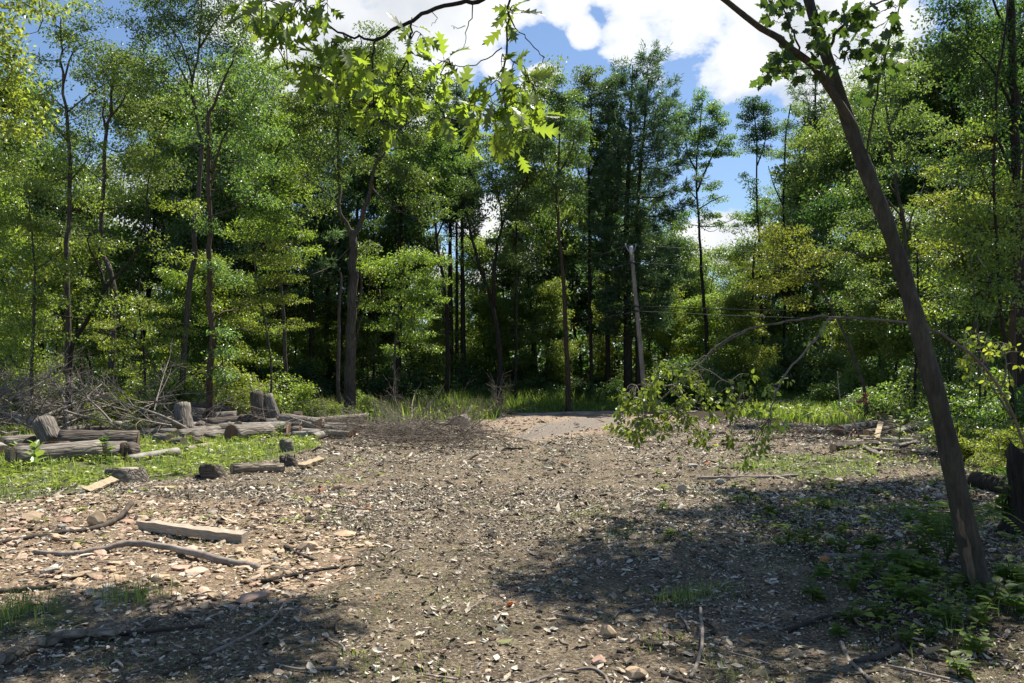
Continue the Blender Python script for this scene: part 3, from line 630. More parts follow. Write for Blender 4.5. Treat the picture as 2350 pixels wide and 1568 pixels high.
tree('grey_ash', 'grey barked ash standing behind the slender maple, its limbs forking high', 31,
     [([(252, 930), (258, 720), (263, 673), (245, 600), (228, 566), (233, 500), (245, 300), (255, 260), (258, 200), (262, 120)], 19, 5), ([(245, 310), (232, 255), (226, 215), (215, 150)], 8, 2), ([(254, 268), (285, 245), (310, 215)], 6, 2), ([(236, 480), (290, 470), (350, 440)], 5, 2), ([(240, 420), (200, 390), (170, 345)], 5, 2)],
     [(255, 140, 60, 50), (215, 170, 45, 40), (310, 170, 65, 50), (270, 230, 70, 40, .8), (330, 250, 60, 45), (215, 270, 45, 35, .6), (300, 330, 70, 45), (240, 370, 55, 35, .8), (350, 400, 60, 45), (300, 430, 50, 30, .7), (190, 530, 45, 40, .7), (270, 560, 45, 30, .5), (120, 520, 55, 45, .8)], leaf='ash', bark='bark_grey')
tree('leaning_black_cherry', 'dark trunked tree rising beside the brush heap then leaning hard to the right', 26,
     [([(157, 970), (160, 880), (163, 800), (182, 765), (217, 706), (247, 653), (287, 616), (320, 563), (335, 500), (338, 440), (350, 370), (368, 300)], 17, 1.5), ([(240, 660), (222, 620), (212, 560), (200, 520)], 7, 3), ([(247, 655), (262, 690), (268, 735), (278, 790)], 7, 3), ([(325, 555), (370, 530), (410, 490)], 6, 2)],
     [(345, 380, 55, 45, 1), (365, 320, 45, 40, .9), (300, 450, 45, 35, .5), (400, 470, 50, 35, .7), (380, 560, 45, 40, .6), (220, 580, 40, 35, .6), (150, 620, 60, 40, .7), (290, 690, 45, 28, .5), (90, 680, 60, 40, .8), (200, 700, 40, 25, .6)], leaf='maple', bark='bark_dark')
tree('twin_stem_ash', 'tall ash with grey trunk behind the log heap, forking into two stems high up', 29,
     [([(417, 930), (423, 816), (428, 750), (437, 656), (447, 573), (448, 500), (456, 420), (463, 353), (457, 300), (447, 240), (440, 213), (447, 160), (458, 117), (462, 0), (464, -90)], 19, 4), ([(442, 225), (437, 190), (432, 157), (413, 90), (373, 43), (340, 0)], 9, 2), ([(462, 353), (468, 300), (470, 250), (480, 180)], 8, 3), ([(440, 205), (400, 130), (372, 70)], 6, 2), ([(447, 240), (400, 180), (370, 160)], 5, 2), ([(459, 110), (500, 40), (530, -20)], 6, 2)],
     [(370, 20, 70, 50), (450, 10, 80, 50), (300, 60, 60, 45, .8), (540, 10, 70, 55), (400, 95, 75, 45), (500, 80, 70, 45), (330, 130, 60, 45), (440, 150, 60, 40, .7), (560, 95, 60, 45), (370, 190, 60, 40, .8), (510, 150, 55, 45, .8), (410, 240, 45, 35, .6), (320, 210, 40, 35, .7), (450, -80, 150, 60), (300, -60, 90, 60)], leaf='ash', bark='bark_grey', ls=.12, per=56)
tree('straight_ash', 'straight brown ash trunk rising out of the log heap, broken pale stub on its side', 25,
     [([(481, 970), (483, 856), (487, 756), (481, 690), (480, 590), (482, 523), (477, 400), (478, 300), (480, 260), (497, 227), (520, 173), (540, 110)], 20, 5), ([(487, 735), (500, 725), (508, 712), (511, 700)], 6, 3), ([(488, 395), (507, 333), (523, 300), (547, 257), (575, 235)], 8, 2), ([(478, 330), (470, 250), (455, 190)], 6, 2), ([(480, 420), (520, 370), (560, 350)], 5, 2), ([(479, 330), (500, 270), (520, 240)], 5, 2)],
     [(545, 120, 55, 50), (600, 180, 45, 50), (560, 230, 60, 45, .9), (590, 290, 55, 45), (530, 320, 50, 40, .7), (580, 370, 60, 40), (470, 230, 45, 35, .5), (520, 420, 45, 35, .6), (430, 330, 45, 40, .5), (500, 612, 14, 14, .5), (520, 640, 20, 18, .5), (508, 775, 18, 22, .9), (510, 810, 20, 22, .9), (505, 860, 22, 10, .6), (470, 520, 20, 22, .5), (590, 440, 45, 45, .8)], leaf='ash', bark='bark_brown', ls=.12)
tree('layered_dogwood', 'small dogwood with thin pale stem and flat layered sprays left of the broken snag', 32,
     [([(622, 940), (622, 840), (612, 756), (600, 690), (590, 640), (580, 580)], 7, 3), ([(613, 760), (640, 700), (660, 650)], 4, 2), ([(605, 710), (570, 680), (545, 650)], 4, 2)],
     [(640, 640, 70, 16, 1.2), (560, 640, 60, 16, 1.2), (600, 600, 80, 18, 1.2), (650, 690, 70, 14, 1), (560, 700, 70, 16, 1), (610, 560, 70, 20, 1), (540, 740, 60, 16, .9), (660, 745, 60, 14, .8)], leaf='yellow', bark='bark_grey', ls=.1, flat=.35, cs=.3, dens=7)
tree('light_green_poplar', 'bright bushy tree filling the gap between straight ash and the snag', 36,
     [([(655, 900), (652, 760), (640, 600), (628, 450), (622, 330), (625, 220)], 13, 4), ([(640, 600), (680, 540), (705, 500)], 5, 2), ([(632, 480), (590, 430), (565, 400)], 5, 2), ([(624, 370), (660, 310), (680, 270)], 5, 2)],
     [(620, 240, 45, 50), (660, 300, 50, 45), (585, 330, 45, 45), (640, 380, 65, 45), (680, 440, 45, 45, .9), (590, 440, 55, 45), (640, 500, 70, 45), (690, 560, 40, 35, .8), (570, 520, 50, 40), (620, 180, 45, 45), (665, 235, 45, 40), (700, 300, 40, 40), (580, 270, 45, 40), (650, 150, 35, 30, .8), (630, 600, 55, 35, .7)], leaf='maple', bark='bark_grey', ls=.14)
tree('bright_sapling_maple', 'light green young maple at the left edge behind the brush heap', 25,
     [([(70, 930), (75, 780), (80, 640), (70, 500), (60, 420)], 12, 3), ([(77, 700), (40, 640), (10, 600)], 5, 2), ([(78, 620), (120, 570), (150, 540)], 4, 2)],
     [(60, 430, 60, 40, .9), (20, 500, 55, 40), (90, 520, 50, 35), (40, 580, 65, 35), (110, 610, 50, 30, .8), (20, 660, 60, 35), (95, 690, 60, 35, .8), (40, 740, 60, 35), (120, 760, 50, 30, .8), (20, 810, 55, 30, .8), (100, 830, 50, 30, .6)], leaf='maple', bark='bark_grey', ls=.12, dens=6)
tree('understory_beech', 'low beech with flat green layers between the arched stem and the twin stem ash', 28,
     [([(330, 930), (332, 850), (325, 760), (318, 680), (322, 640)], 9, 3), ([(328, 800), (370, 760), (400, 740)], 4, 2), ([(326, 780), (290, 750), (260, 735)], 4, 2)],
     [(345, 700, 60, 18, 1.1), (300, 740, 70, 18, 1.1), (380, 750, 50, 18, 1), (340, 790, 80, 18, .9), (270, 800, 50, 18, .9), (390, 830, 40, 25, .8), (230, 760, 50, 25, .9), (300, 850, 60, 20, .6)], leaf='maple', bark='bark_dark', ls=.1, flat=.35, cs=.3, dens=7)
pine('shaded_pine', 'blue green pine behind the bright leaves at the upper left', 44, [([(100, 930), (92, 700), (85, 450), (82, 235)], 14, 3)], [(235, 6, 6), (280, 30, 30), (360, 55, 55), (480, 70, 70), (620, 75, 75)])
# ================================================================== centre
tree('forked_oak', 'broad grey oak left of the grass, its thick trunk forking into two limbs', 33,
     [([(803, 962), (804, 823), (808, 690), (810, 590), (813, 528)], 30, 22), ([(812, 540), (797, 515), (781, 488), (779, 433), (777, 300), (785, 200)], 14, 4), ([(814, 535), (819, 515), (834, 477), (849, 443), (854, 417), (871, 367), (880, 300), (868, 220)], 17, 4), ([(870, 370), (894, 350), (930, 335)], 6, 2), ([(852, 430), (890, 470), (930, 490), (965, 510)], 6, 2), ([(778, 400), (750, 350), (730, 300)], 6, 2), ([(779, 470), (745, 440), (715, 420)], 5, 2), ([(811, 560), (760, 610), (730, 640)], 4, 2), ([(818, 705), (828, 660), (832, 625)], 8, 4)],
     [(855, 75, 20, 30, .8), (850, 120, 55, 40), (790, 150, 60, 45), (760, 120, 40, 30, .8), (690, 200, 40, 35), (960, 260, 45, 45), (820, 380, 40, 35, .7), (900, 160, 60, 45), (740, 190, 50, 40), (945, 190, 45, 40), (830, 200, 70, 40, .9), (720, 250, 65, 45), (910, 240, 60, 40), (780, 270, 60, 40, .8), (690, 320, 45, 45), (750, 340, 60, 40, .8), (850, 300, 60, 40, .6), (940, 310, 60, 45), (700, 400, 50, 40, .8), (770, 410, 35, 30, .5), (900, 390, 60, 40, .8), (960, 400, 50, 45), (980, 470, 45, 35, .8), (920, 470, 45, 25, .6), (720, 470, 45, 30, .6), (860, 560, 30, 25, .5)], leaf='oak', bark='bark_grey', ls=.15, per=46, dens=5, sides=12)
tree('sunlit_maple_sapling', 'sunlit young maple in front of dark trunks, right of the forked oak', 35,
     [([(905, 930), (905, 840), (910, 760), (918, 690), (925, 620), (930, 560)], 8, 3), ([(911, 750), (880, 700), (865, 660)], 4, 2), ([(914, 720), (950, 680), (985, 650)], 4, 2)],
     [(930, 590, 50, 25, 1.1), (880, 620, 45, 22, 1.1), (970, 640, 45, 25, 1), (920, 660, 55, 25, 1), (870, 700, 35, 22, .8), (960, 710, 50, 25, 1), (910, 745, 50, 22, .9), (990, 600, 35, 25, .8), (960, 785, 40, 25, .8), (900, 800, 30, 20, .5), (850, 600, 30, 20, .8), (1000, 680, 30, 25, .7)], leaf='maple', bark='bark_grey', ls=.13, flat=.45, dens=7)
tree('broken_snag', 'thin bare grey snag with a splintered top beside the forked oak', 31.5, [([(779, 974), (776, 900), (777, 800), (780, 690), (784, 640), (780, 616)], 13, 4), ([(781, 680), (776, 700), (768, 716)], 3, 1)], [], bark='bark_grey', cat='dead tree')
tree('thin_grey_sapling', 'thin crooked sapling hugging the right side of the forked oak', 34, [([(815, 900), (814, 830), (822, 760), (835, 715), (845, 670), (852, 620)], 6, 2)], [(852, 630, 25, 20, .8), (845, 690, 22, 16, .6)], bark='bark_grey', leaf='maple')
pine('layered_pine', 'dark blue green pine with horizontal layered boughs left of the forked oak', 47, [([(716, 906), (714, 683), (712, 556), (712, 330)], 12, 3)], [(330, 10, 10), (380, 45, 40), (450, 75, 60), (560, 85, 65), (640, 85, 70), (710, 60, 50)], step=.85, nl=.27, tuft=16, nw=.042)
pine('snag_pine', 'tall dark pine directly behind the broken snag', 49, [([(782, 900), (780, 690), (779, 523), (781, 320)], 14, 3)], [(320, 8, 8), (380, 45, 45), (470, 60, 60), (580, 70, 60), (680, 40, 40)], step=.85, nl=.27, tuft=16, nw=.042)
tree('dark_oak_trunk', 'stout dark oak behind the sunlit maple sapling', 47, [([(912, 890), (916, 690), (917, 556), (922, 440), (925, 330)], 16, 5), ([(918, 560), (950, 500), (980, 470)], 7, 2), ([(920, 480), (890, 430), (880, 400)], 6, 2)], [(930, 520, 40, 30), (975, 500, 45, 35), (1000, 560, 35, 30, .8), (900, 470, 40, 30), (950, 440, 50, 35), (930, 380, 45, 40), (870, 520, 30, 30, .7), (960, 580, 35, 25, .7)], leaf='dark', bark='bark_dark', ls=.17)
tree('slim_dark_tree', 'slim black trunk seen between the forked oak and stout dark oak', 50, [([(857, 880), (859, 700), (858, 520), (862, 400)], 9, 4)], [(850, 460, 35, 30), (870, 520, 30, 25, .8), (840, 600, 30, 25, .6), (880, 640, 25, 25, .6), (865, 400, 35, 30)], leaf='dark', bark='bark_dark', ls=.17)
tree('crooked_hickory', 'dark hickory bending left at the edge of the pine trunk cluster', 46, [([(1027, 876), (1026, 760), (1024, 690), (1011, 606), (1001, 540), (990, 450), (985, 380)], 15, 4), ([(1013, 615), (990, 585), (970, 560), (955, 550)], 6, 2), ([(1002, 545), (1030, 480), (1050, 440)], 6, 2)], [(985, 400, 45, 45), (950, 440, 40, 40), (1020, 430, 45, 40), (965, 530, 30, 25, .6), (1000, 330, 50, 45), (945, 340, 40, 35), (1040, 370, 40, 45), (1000, 270, 40, 40)], leaf='oak', bark='bark_dark', ls=.17)
CL = 'pine trunks clustered behind the grass'
for X0, X1, top, w, lab in ((1034, 1033, 250, 17, 'thickest straight pine trunk in the dark cluster behind the grass'), (1049, 1048, 190, 11, 'thin middle pine of the dark trunk cluster, its crown topmost'), (1064, 1060, 290, 16, 'straight pine at the right edge of the dark trunk cluster')):
    pine('cluster_pine', lab, 52, [([(X0, 880), ((X0 + X1) / 2, 700), (X1, 523), (X1 + (1048 - X1) * .3, top)], w, 3)], [(top, 5, 5), (top + 50, 30, 25), (top + 130, 50, 38), (top + 220, 40, 35), (top + 260, 20, 20)], group=CL, nl=.26, nw=.05, tuft=18)
tree('leaning_wild_cherry', 'dark two stemmed tree leaning left at the middle of the far wood', 43, [([(1147, 896), (1144, 790), (1134, 723), (1121, 666), (1097, 600), (1081, 540), (1068, 480), (1060, 430)], 17, 4), ([(1134, 700), (1133, 650), (1136, 600), (1141, 556), (1151, 523), (1165, 480), (1200, 430), (1215, 400)], 12, 3), ([(1152, 522), (1148, 470), (1140, 430)], 6, 2), ([(1165, 482), (1185, 460), (1205, 450)], 5, 2), ([(1086, 555), (1060, 530), (1045, 500)], 5, 2)], [(1065, 440, 45, 35, .7), (1110, 420, 40, 30, .6), (1155, 420, 40, 30, .7), (1210, 410, 45, 35, .8), (1180, 480, 40, 25, .6), (1090, 500, 35, 30, .5), (1215, 470, 35, 30, .7), (1150, 560, 25, 20, .4), (1070, 580, 25, 25, .6), (1110, 660, 30, 25, .6), (1175, 600, 35, 25, .6), (1120, 370, 40, 30, .7)], leaf='dark', bark='bark_dark', ls=.16)
tree('thin_straight_poplar', 'thin straight dark trunk just right of the leaning two stemmed tree', 46, [([(1183, 900), (1184, 760), (1185, 600), (1187, 470), (1190, 400)], 9, 3)], [(1195, 400, 35, 40), (1170, 350, 35, 40), (1215, 340, 40, 45), (1195, 520, 22, 25, .6), (1205, 600, 22, 25, .6), (1190, 290, 40, 45), (1225, 270, 30, 40, .9)], leaf='oak', bark='bark_dark', ls=.16)
# ================================================================== middle right
tree('pale_trunk_maple', 'maple with a single clear brown trunk and light green round crown left of the pole', 43.5, [([(1305, 890), (1300, 790), (1292, 656), (1287, 573), (1282, 523), (1277, 433), (1282, 380), (1285, 280)], 16, 4), ([(1278, 440), (1250, 390), (1235, 350)], 6, 2), ([(1281, 400), (1310, 350), (1320, 300)], 6, 2), ([(1279, 480), (1245, 460), (1225, 440)], 5, 2), ([(1280, 470), (1310, 440), (1330, 420)], 5, 2)],
     [(1290, 205, 40, 30, .9), (1265, 235, 45, 35), (1310, 240, 40, 35), (1200, 260, 40, 45), (1185, 330, 40, 40), (1190, 420, 35, 35), (1240, 290, 45, 35), (1290, 290, 50, 35), (1330, 310, 35, 35), (1225, 350, 45, 35), (1275, 350, 50, 35), (1325, 370, 35, 30), (1245, 410, 45, 30, .9), (1300, 420, 45, 30, .8), (1230, 460, 35, 25, .7), (1325, 440, 30, 30, .8), (1265, 490, 30, 22, .5)], leaf='ash', bark='bark_brown', ls=.15)
tree('tall_crowned_poplar', 'tall green poplar with squared top left of the great white pine', 50, [([(1357, 890), (1355, 700), (1352, 523), (1352, 380), (1358, 230)], 13, 4), ([(1353, 450), (1330, 400), (1320, 370)], 5, 2), ([(1353, 400), (1385, 340), (1400, 310)], 5, 2)],
     [(1350, 170, 35, 22, 1), (1335, 210, 35, 30), (1375, 205, 38, 30), (1350, 255, 50, 32), (1400, 250, 30, 30), (1340, 305, 40, 32), (1385, 310, 45, 32), (1410, 190, 25, 25), (1350, 365, 45, 32), (1395, 370, 35, 30), (1345, 430, 35, 30, .7), (1340, 500, 30, 28, .7), (1375, 450, 30, 25, .6), (1330, 580, 28, 25, .6), (1225, 190, 25, 30, .8), (1245, 215, 30, 25, .7)], leaf='oak', bark='bark_dark', ls=.17)
pine('great_white_pine', 'great dark white pine towering behind the utility pole', 49, [([(1442, 900), (1440, 700), (1438, 523), (1445, 330), (1452, 150)], 22, 3), ([(1465, 900), (1462, 700), (1462, 500, -1), (1475, 330, -1), (1488, 185, -1)], 13, 3)],
     [(146, 3, 5), (170, 22, 28), (215, 40, 58), (260, 52, 45), (320, 58, 68), (370, 62, 88), (430, 64, 110), (480, 66, 85), (560, 66, 82), (640, 60, 85), (720, 55, 70), (770, 35, 40)], nl=.27, nw=.045, step=.45, tuft=18, nper=16)
pine('thin_shaded_pine', 'thin shaded pine tight against the left side of the great white pine', 51, [([(1395, 900), (1394, 700), (1392, 523), (1396, 330), (1400, 260)], 13, 3)], [(260, 4, 4), (330, 24, 20), (420, 34, 30), (540, 42, 30), (660, 38, 30)], nl=.26, nw=.05, tuft=18)
tree('open_ash', 'airy ash standing clear against blue sky right of the great pine', 50, [([(1622, 860), (1620, 753), (1613, 663), (1608, 590), (1605, 523), (1600, 450), (1598, 383), (1606, 300), (1612, 225)], 12, 3), ([(1599, 395), (1580, 355), (1560, 320)], 6, 2), ([(1600, 440), (1622, 383), (1648, 333), (1665, 300)], 6, 2), ([(1601, 460), (1582, 440), (1565, 425)], 4, 2), ([(1603, 480), (1635, 462), (1655, 455)], 4, 2)],
     [(1612, 225, 16, 22, 1), (1595, 260, 26, 26), (1635, 258, 26, 24), (1560, 270, 26, 26), (1655, 280, 22, 22), (1578, 305, 32, 22), (1620, 305, 36, 24), (1660, 320, 26, 20), (1555, 335, 26, 18, .9), (1600, 345, 34, 20, .9), (1645, 352, 30, 16, .9), (1565, 375, 22, 15, .8), (1680, 345, 16, 14, .7), (1610, 385, 22, 15, .6), (1540, 290, 16, 25, .8), (1625, 430, 26, 15, .7), (1648, 455, 26, 11, .7), (1575, 435, 18, 11, .6), (1590, 480, 25, 14, .6), (1560, 500, 30, 16, .8), (1625, 505, 30, 15, .7), (1690, 500, 26, 12, .6), (1655, 520, 24, 10, .5)], leaf='oak', bark='bark_dark', ls=.16, dens=6.5, cs=.3)
tree('narrow_oak', 'narrow dark tree with tufted top, right of the blue sky gap', 56, [([(1752, 870), (1752, 806), (1745, 650), (1741, 523), (1736, 467), (1737, 333), (1728, 230)], 10, 3), ([(1738, 380), (1755, 330), (1765, 300)], 4, 2)], [(1722, 240, 22, 20, 1), (1745, 250, 26, 22, 1), (1715, 275, 22, 20), (1750, 290, 26, 22), (1730, 310, 30, 20), (1775, 300, 18, 25, .8), (1715, 340, 18, 14, .8), (1755, 340, 20, 16, .7), (1712, 415, 18, 16, .7), (1730, 440, 22, 14, .7), (1750, 490, 25, 16, .8), (1720, 500, 20, 16, .6), (1700, 520, 24, 14, .5)], leaf='dark', bark='bark_dark', ls=.17, dens=6.5)
tree('twin_dark_trunk', 'dark trunk standing just left of the narrow tufted oak', 52, [([(1727, 880), (1725, 760), (1728, 640), (1732, 560)], 12, 5)], [(1735, 570, 30, 22, .8), (1705, 600, 30, 25, .7), (1760, 610, 28, 28, .7), (1720, 660, 28, 25, .6)], leaf='maple', bark='bark_dark', ls=.16)
tree('feathery_locust', 'feathery light tree with thin trunk beyond the leaning trunk, left side', 60, [([(1800, 860), (1800, 650), (1799, 450), (1805, 300), (1815, 240)], 9, 3), ([(1800, 480), (1775, 420), (1765, 380)], 4, 2), ([(1800, 430), (1835, 370), (1850, 330)], 4, 2)], [(1815, 250, 24, 22, .9), (1795, 300, 28, 26, .8), (1835, 310, 30, 26, .9), (1770, 350, 24, 24, .7), (1815, 360, 34, 26, .8), (1860, 370, 30, 26, .9), (1780, 420, 30, 26, .7), (1830, 430, 38, 26, .9), (1870, 450, 30, 28), (1790, 490, 35, 25, .7), (1850, 510, 45, 25, .8), (1810, 550, 35, 25, .6)], leaf='ash', bark='bark_dark', ls=.15)
pine('distant_pine', 'distant dark pine whose tip stands above the trees left of the leaning trunk', 66, [([(1868, 880), (1869, 500), (1872, 150)], 12, 3)], [(148, 4, 4), (175, 24, 14), (205, 45, 32), (230, 28, 30), (260, 36, 42), (300, 30, 30), (340, 40, 40), (520, 45, 45)], nl=.34, nw=.055, step=.8, tuft=10)
tree('yellow_leaning_tree', 'yellow green tree on a thin stem slanting left over the meadow', 29, [([(1985, 896), (1962, 833), (1945, 780), (1929, 746), (1909, 710), (1885, 666), (1850, 625), (1822, 600), (1795, 560)], 9, 3), ([(1885, 668), (1880, 620), (1890, 580)], 4, 2), ([(1830, 605), (1800, 610), (1770, 620)], 3, 2)], [(1800, 540, 45, 30, 1.1), (1760, 590, 40, 28, 1), (1830, 590, 50, 25, 1), (1790, 640, 50, 25, 1), (1850, 640, 45, 22, .9), (1745, 660, 40, 25, .8), (1890, 590, 40, 25, .8), (1820, 690, 45, 18, .7), (1755, 530, 30, 22, .8)], leaf='yellow', bark='bark_grey', ls=.12, dens=6)
tree('fine_branched_elm', 'grey trunk elm with many fine rising branches, partly hidden by the leaning trunk', 30, [([(2116, 932), (2113, 823), (2100, 700), (2082, 606), (2075, 517), (2055, 417), (2044, 317), (2037, 257), (2033, 213), (2030, 120)], 17, 3), ([(2080, 545), (2100, 480), (2130, 420)], 6, 2), ([(2072, 500), (2020, 440), (1980, 400)], 6, 2), ([(2055, 420), (2090, 340), (2105, 290)], 6, 2), ([(2046, 340), (2005, 280), (1985, 240)], 5, 2), ([(2060, 450), (2020, 380), (1995, 330)], 5, 2), ([(2040, 290), (2070, 230), (2085, 190)], 5, 2)],
     [(2030, 130, 55, 45, .8), (1985, 180, 50, 45, .8), (2085, 180, 55, 45, .9), (2000, 250, 50, 40, .6), (2060, 270, 50, 35, .5), (2110, 270, 50, 45, .9), (1980, 330, 55, 40, .7), (2090, 350, 50, 40, .7), (1975, 420, 55, 40, .9), (2030, 400, 45, 35, .5), (2135, 400, 50, 45, .9), (1960, 500, 50, 40), (2110, 480, 50, 40, .9), (2000, 550, 50, 35, .8), (1930, 570, 45, 35, .9), (2150, 540, 45, 40, .8), (1960, 620, 50, 30, .8), (2130, 620, 50, 40, .7), (2010, 640, 45, 30, .7), (1930, 280, 35, 40, .7), (2160, 300, 40, 50, .9), (1955, 680, 50, 30, .7), (2050, 700, 40, 30, .6)], leaf='ash', bark='bark_grey', ls=.12, per=50)
tree('dark_stub_tree', 'short dark trunk stub behind the leaning tree with leaves to its right', 26, [([(2100, 900), (2104, 760), (2106, 660), (2105, 580)], 9, 5)], [(2150, 680, 50, 40, .8), (2160, 760, 50, 35, .8), (2140, 590, 45, 40, .8)], leaf='dark', bark='bark_dark')
# ================================================================== near right-hand wood
tree('tall_right_oak', 'large shaded oak trunk half hidden in foliage near the top right corner', 22, [([(2340, 980), (2336, 700), (2330, 400), (2326, 200), (2320, 0), (2318, -120)], 34, 16), ([(2330, 420), (2280, 330), (2230, 290)], 9, 3), ([(2326, 250), (2260, 150), (2210, 100)], 9, 3), ([(2322, 100), (2270, 0), (2230, -60)], 9, 3)],
     [(2230, 60, 70, 55), (2300, 90, 60, 55), (2180, 130, 55, 50), (2250, 170, 60, 50), (2330, 190, 50, 60), (2200, 230, 60, 50), (2280, 270, 60, 45), (2340, 320, 45, 50), (2220, 340, 60, 45), (2290, 370, 55, 40), (2180, 20, 60, 45), (2270, -30, 90, 60), (2340, 430, 45, 45), (2230, 430, 55, 40, .9)], leaf='dark', bark='bark_dark', ls=.13, per=50)
tree('thin_dark_maple', 'thin dark stem running from the top right down beside the right edge trunk', 19, [([(2326, 960), (2312, 800), (2299, 740), (2292, 656), (2285, 523), (2280, 433), (2285, 300), (2289, 187), (2305, 90), (2312, 0)], 11, 5), ([(2286, 300), (2250, 240), (2220, 210)], 4, 2), ([(2282, 460), (2240, 420), (2200, 400)], 4, 2)],
     [(2240, 480, 55, 40), (2310, 500, 50, 40), (2200, 400, 50, 40), (2250, 560, 60, 35), (2320, 590, 45, 40), (2200, 520, 50, 35, .9), (2270, 640, 60, 35), (2190, 620, 45, 35), (2320, 680, 40, 35, .8), (2230, 700, 55, 30, .8), (2180, 700, 40, 30, .8), (2260, 290, 45, 40, .8)], leaf='maple', bark='bark_dark', ls=.115, dens=6)
tree('right_edge_maple', 'brown maple trunk at the right edge standing in sunlit bushes', 20, [([(2329, 1006), (2326, 900), (2325, 823), (2325, 723), (2339, 606), (2342, 523), (2352, 380), (2360, 200)], 20, 10), ([(2330, 660), (2350, 600), (2375, 540)], 8, 4)], [(2340, 560, 45, 40, .8), (2330, 440, 40, 40, .7), (2350, 720, 35, 40, .7)], leaf='maple', bark='bark_brown', ls=.115)
tree('twin_stem_birch', 'pair of thin grey stems rising side by side right of the leaning trunk', 23, [([(2250, 930), (2245, 773), (2239, 723), (2232, 640), (2222, 556), (2214, 450), (2205, 350)], 8, 3), ([(2255, 930), (2253, 850), (2252, 756), (2259, 656), (2265, 556), (2262, 440), (2266, 340)], 8, 3), ([(2252, 800), (2275, 720), (2280, 650)], 5, 2)], [(2205, 380, 40, 40, .8), (2265, 370, 45, 40, .8), (2230, 300, 45, 40, .8), (2190, 460, 40, 35, .8), (2160, 420, 40, 40, .9), (2170, 560, 40, 35, .8), (2290, 440, 40, 35, .7), (2150, 480, 40, 40, .8)], leaf='maple', bark='bark_grey', ls=.115)
tree('shadowy_undertree', 'shadowy low maple filling the dark gap right of the leaning trunk', 25, [([(2180, 920), (2178, 800), (2175, 700)], 8, 4)], [(2170, 720, 45, 30, .9), (2210, 780, 50, 30, .9), (2160, 810, 45, 30, .9), (2230, 850, 40, 30, .8), (2185, 860, 45, 28, .8)], leaf='dark', bark='bark_dark', ls=.13)
# ================================================================== deeper wood: copies of a few kinds
rs = np.random.default_rng(50)
DEEP = 'trees standing deeper in the wood'
DL = 'shaded forest tree standing deep among the trunks behind the clearing'
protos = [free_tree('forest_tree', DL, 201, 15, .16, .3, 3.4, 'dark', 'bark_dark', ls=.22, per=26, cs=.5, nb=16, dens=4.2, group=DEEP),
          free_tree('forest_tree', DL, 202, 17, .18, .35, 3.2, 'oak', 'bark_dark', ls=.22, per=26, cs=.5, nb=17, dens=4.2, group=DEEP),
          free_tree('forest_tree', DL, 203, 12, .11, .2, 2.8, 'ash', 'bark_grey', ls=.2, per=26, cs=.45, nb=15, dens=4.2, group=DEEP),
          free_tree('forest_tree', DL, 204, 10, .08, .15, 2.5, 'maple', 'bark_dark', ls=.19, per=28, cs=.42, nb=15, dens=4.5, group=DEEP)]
# X in the photo, distance, top of the crown in the photo, kind
FILL = [(-60, 42, 120, 1), (30, 46, 240, 0), (130, 52, 330, 2), (210, 56, 420, 3), (285, 60, 560, 3), (380, 50, 420, 1), (430, 58, 500, 3), (500, 46, 400, 2), (555, 52, 360, 0), (600, 58, 420, 3), (690, 60, 640, 2), (745, 62, 650, 3),
        (830, 58, 560, 0), (890, 62, 600, 3), (945, 60, 620, 2), (990, 66, 600, 0), (1045, 68, 610, 2), (1100, 60, 560, 3), (1165, 62, 590, 0), (1215, 56, 480, 1), (1250, 62, 420, 2), (1320, 58, 480, 0), (1375, 62, 420, 1), (1420, 64, 400, 0),
        (1500, 62, 480, 2), (1550, 60, 560, 0), (1590, 64, 590, 3), (1640, 58, 585, 2), (1685, 66, 590, 0), (1720, 60, 620, 3), (1780, 66, 470, 2), (1850, 66, 380, 1), (1900, 66, 300, 0), (1960, 56, 240, 2), (2020, 54, 260, 1), (2090, 44, 200, 0), (2150, 42, 160, 1), (2210, 40, 120, 0), (2290, 40, 60, 1), (2370, 36, 60, 1), (2440, 34, 0, 0), (-120, 36, 200, 2),
        (330, 46, 170, 1), (490, 48, 150, 2), (570, 46, 200, 2), (760, 56, 170, 1), (830, 54, 130, 1), (930, 54, 190, 0), (1235, 56, 190, 2), (640, 50, 300, 0), (420, 52, 250, 1), (880, 60, 300, 2), (2030, 60, 240, 1), (1130, 54, 690, 3), (1010, 52, 720, 3), (770, 52, 700, 3), (680, 48, 690, 3), (1260, 52, 660, 3), (1410, 54, 640, 3), (1530, 54, 660, 3), (1610, 52, 690, 3), (1700, 50, 680, 3), (1830, 66, 560, 3), (480, 40, 600, 3), (400, 38, 640, 3), (560, 42, 640, 3), (840, 46, 740, 3), (2020, 38, 560, 3), (2080, 36, 540, 3), (1930, 62, 560, 3), (2240, 30, 470, 3), (2320, 30, 420, 3), (2160, 33, 560, 3), (180, 40, 560, 3), (20, 36, 520, 3), (-40, 30, 440, 3)]
PH = [15., 17., 12., 10.]; used = [False] * 4
for X, d, Yt, k in FILL:
    x = (X - CX) / F * d; H = (HZ - Yt) / F * d + CH; z = Gf(x, d); p = protos[k]; s = H / PH[k]; sw = s ** .6 * rs.uniform(.85, 1.1)
    loc = (x, d, z - .1); rz = rs.uniform(0, 6.28)
    if not used[k]: p.location = loc; p.rotation_euler.z = rz; p.scale = (sw, sw, s); used[k] = True
    else: copy_thing(p, list(p.children), loc, DL, rot=(0, 0, rz), sc=(sw, sw, s))
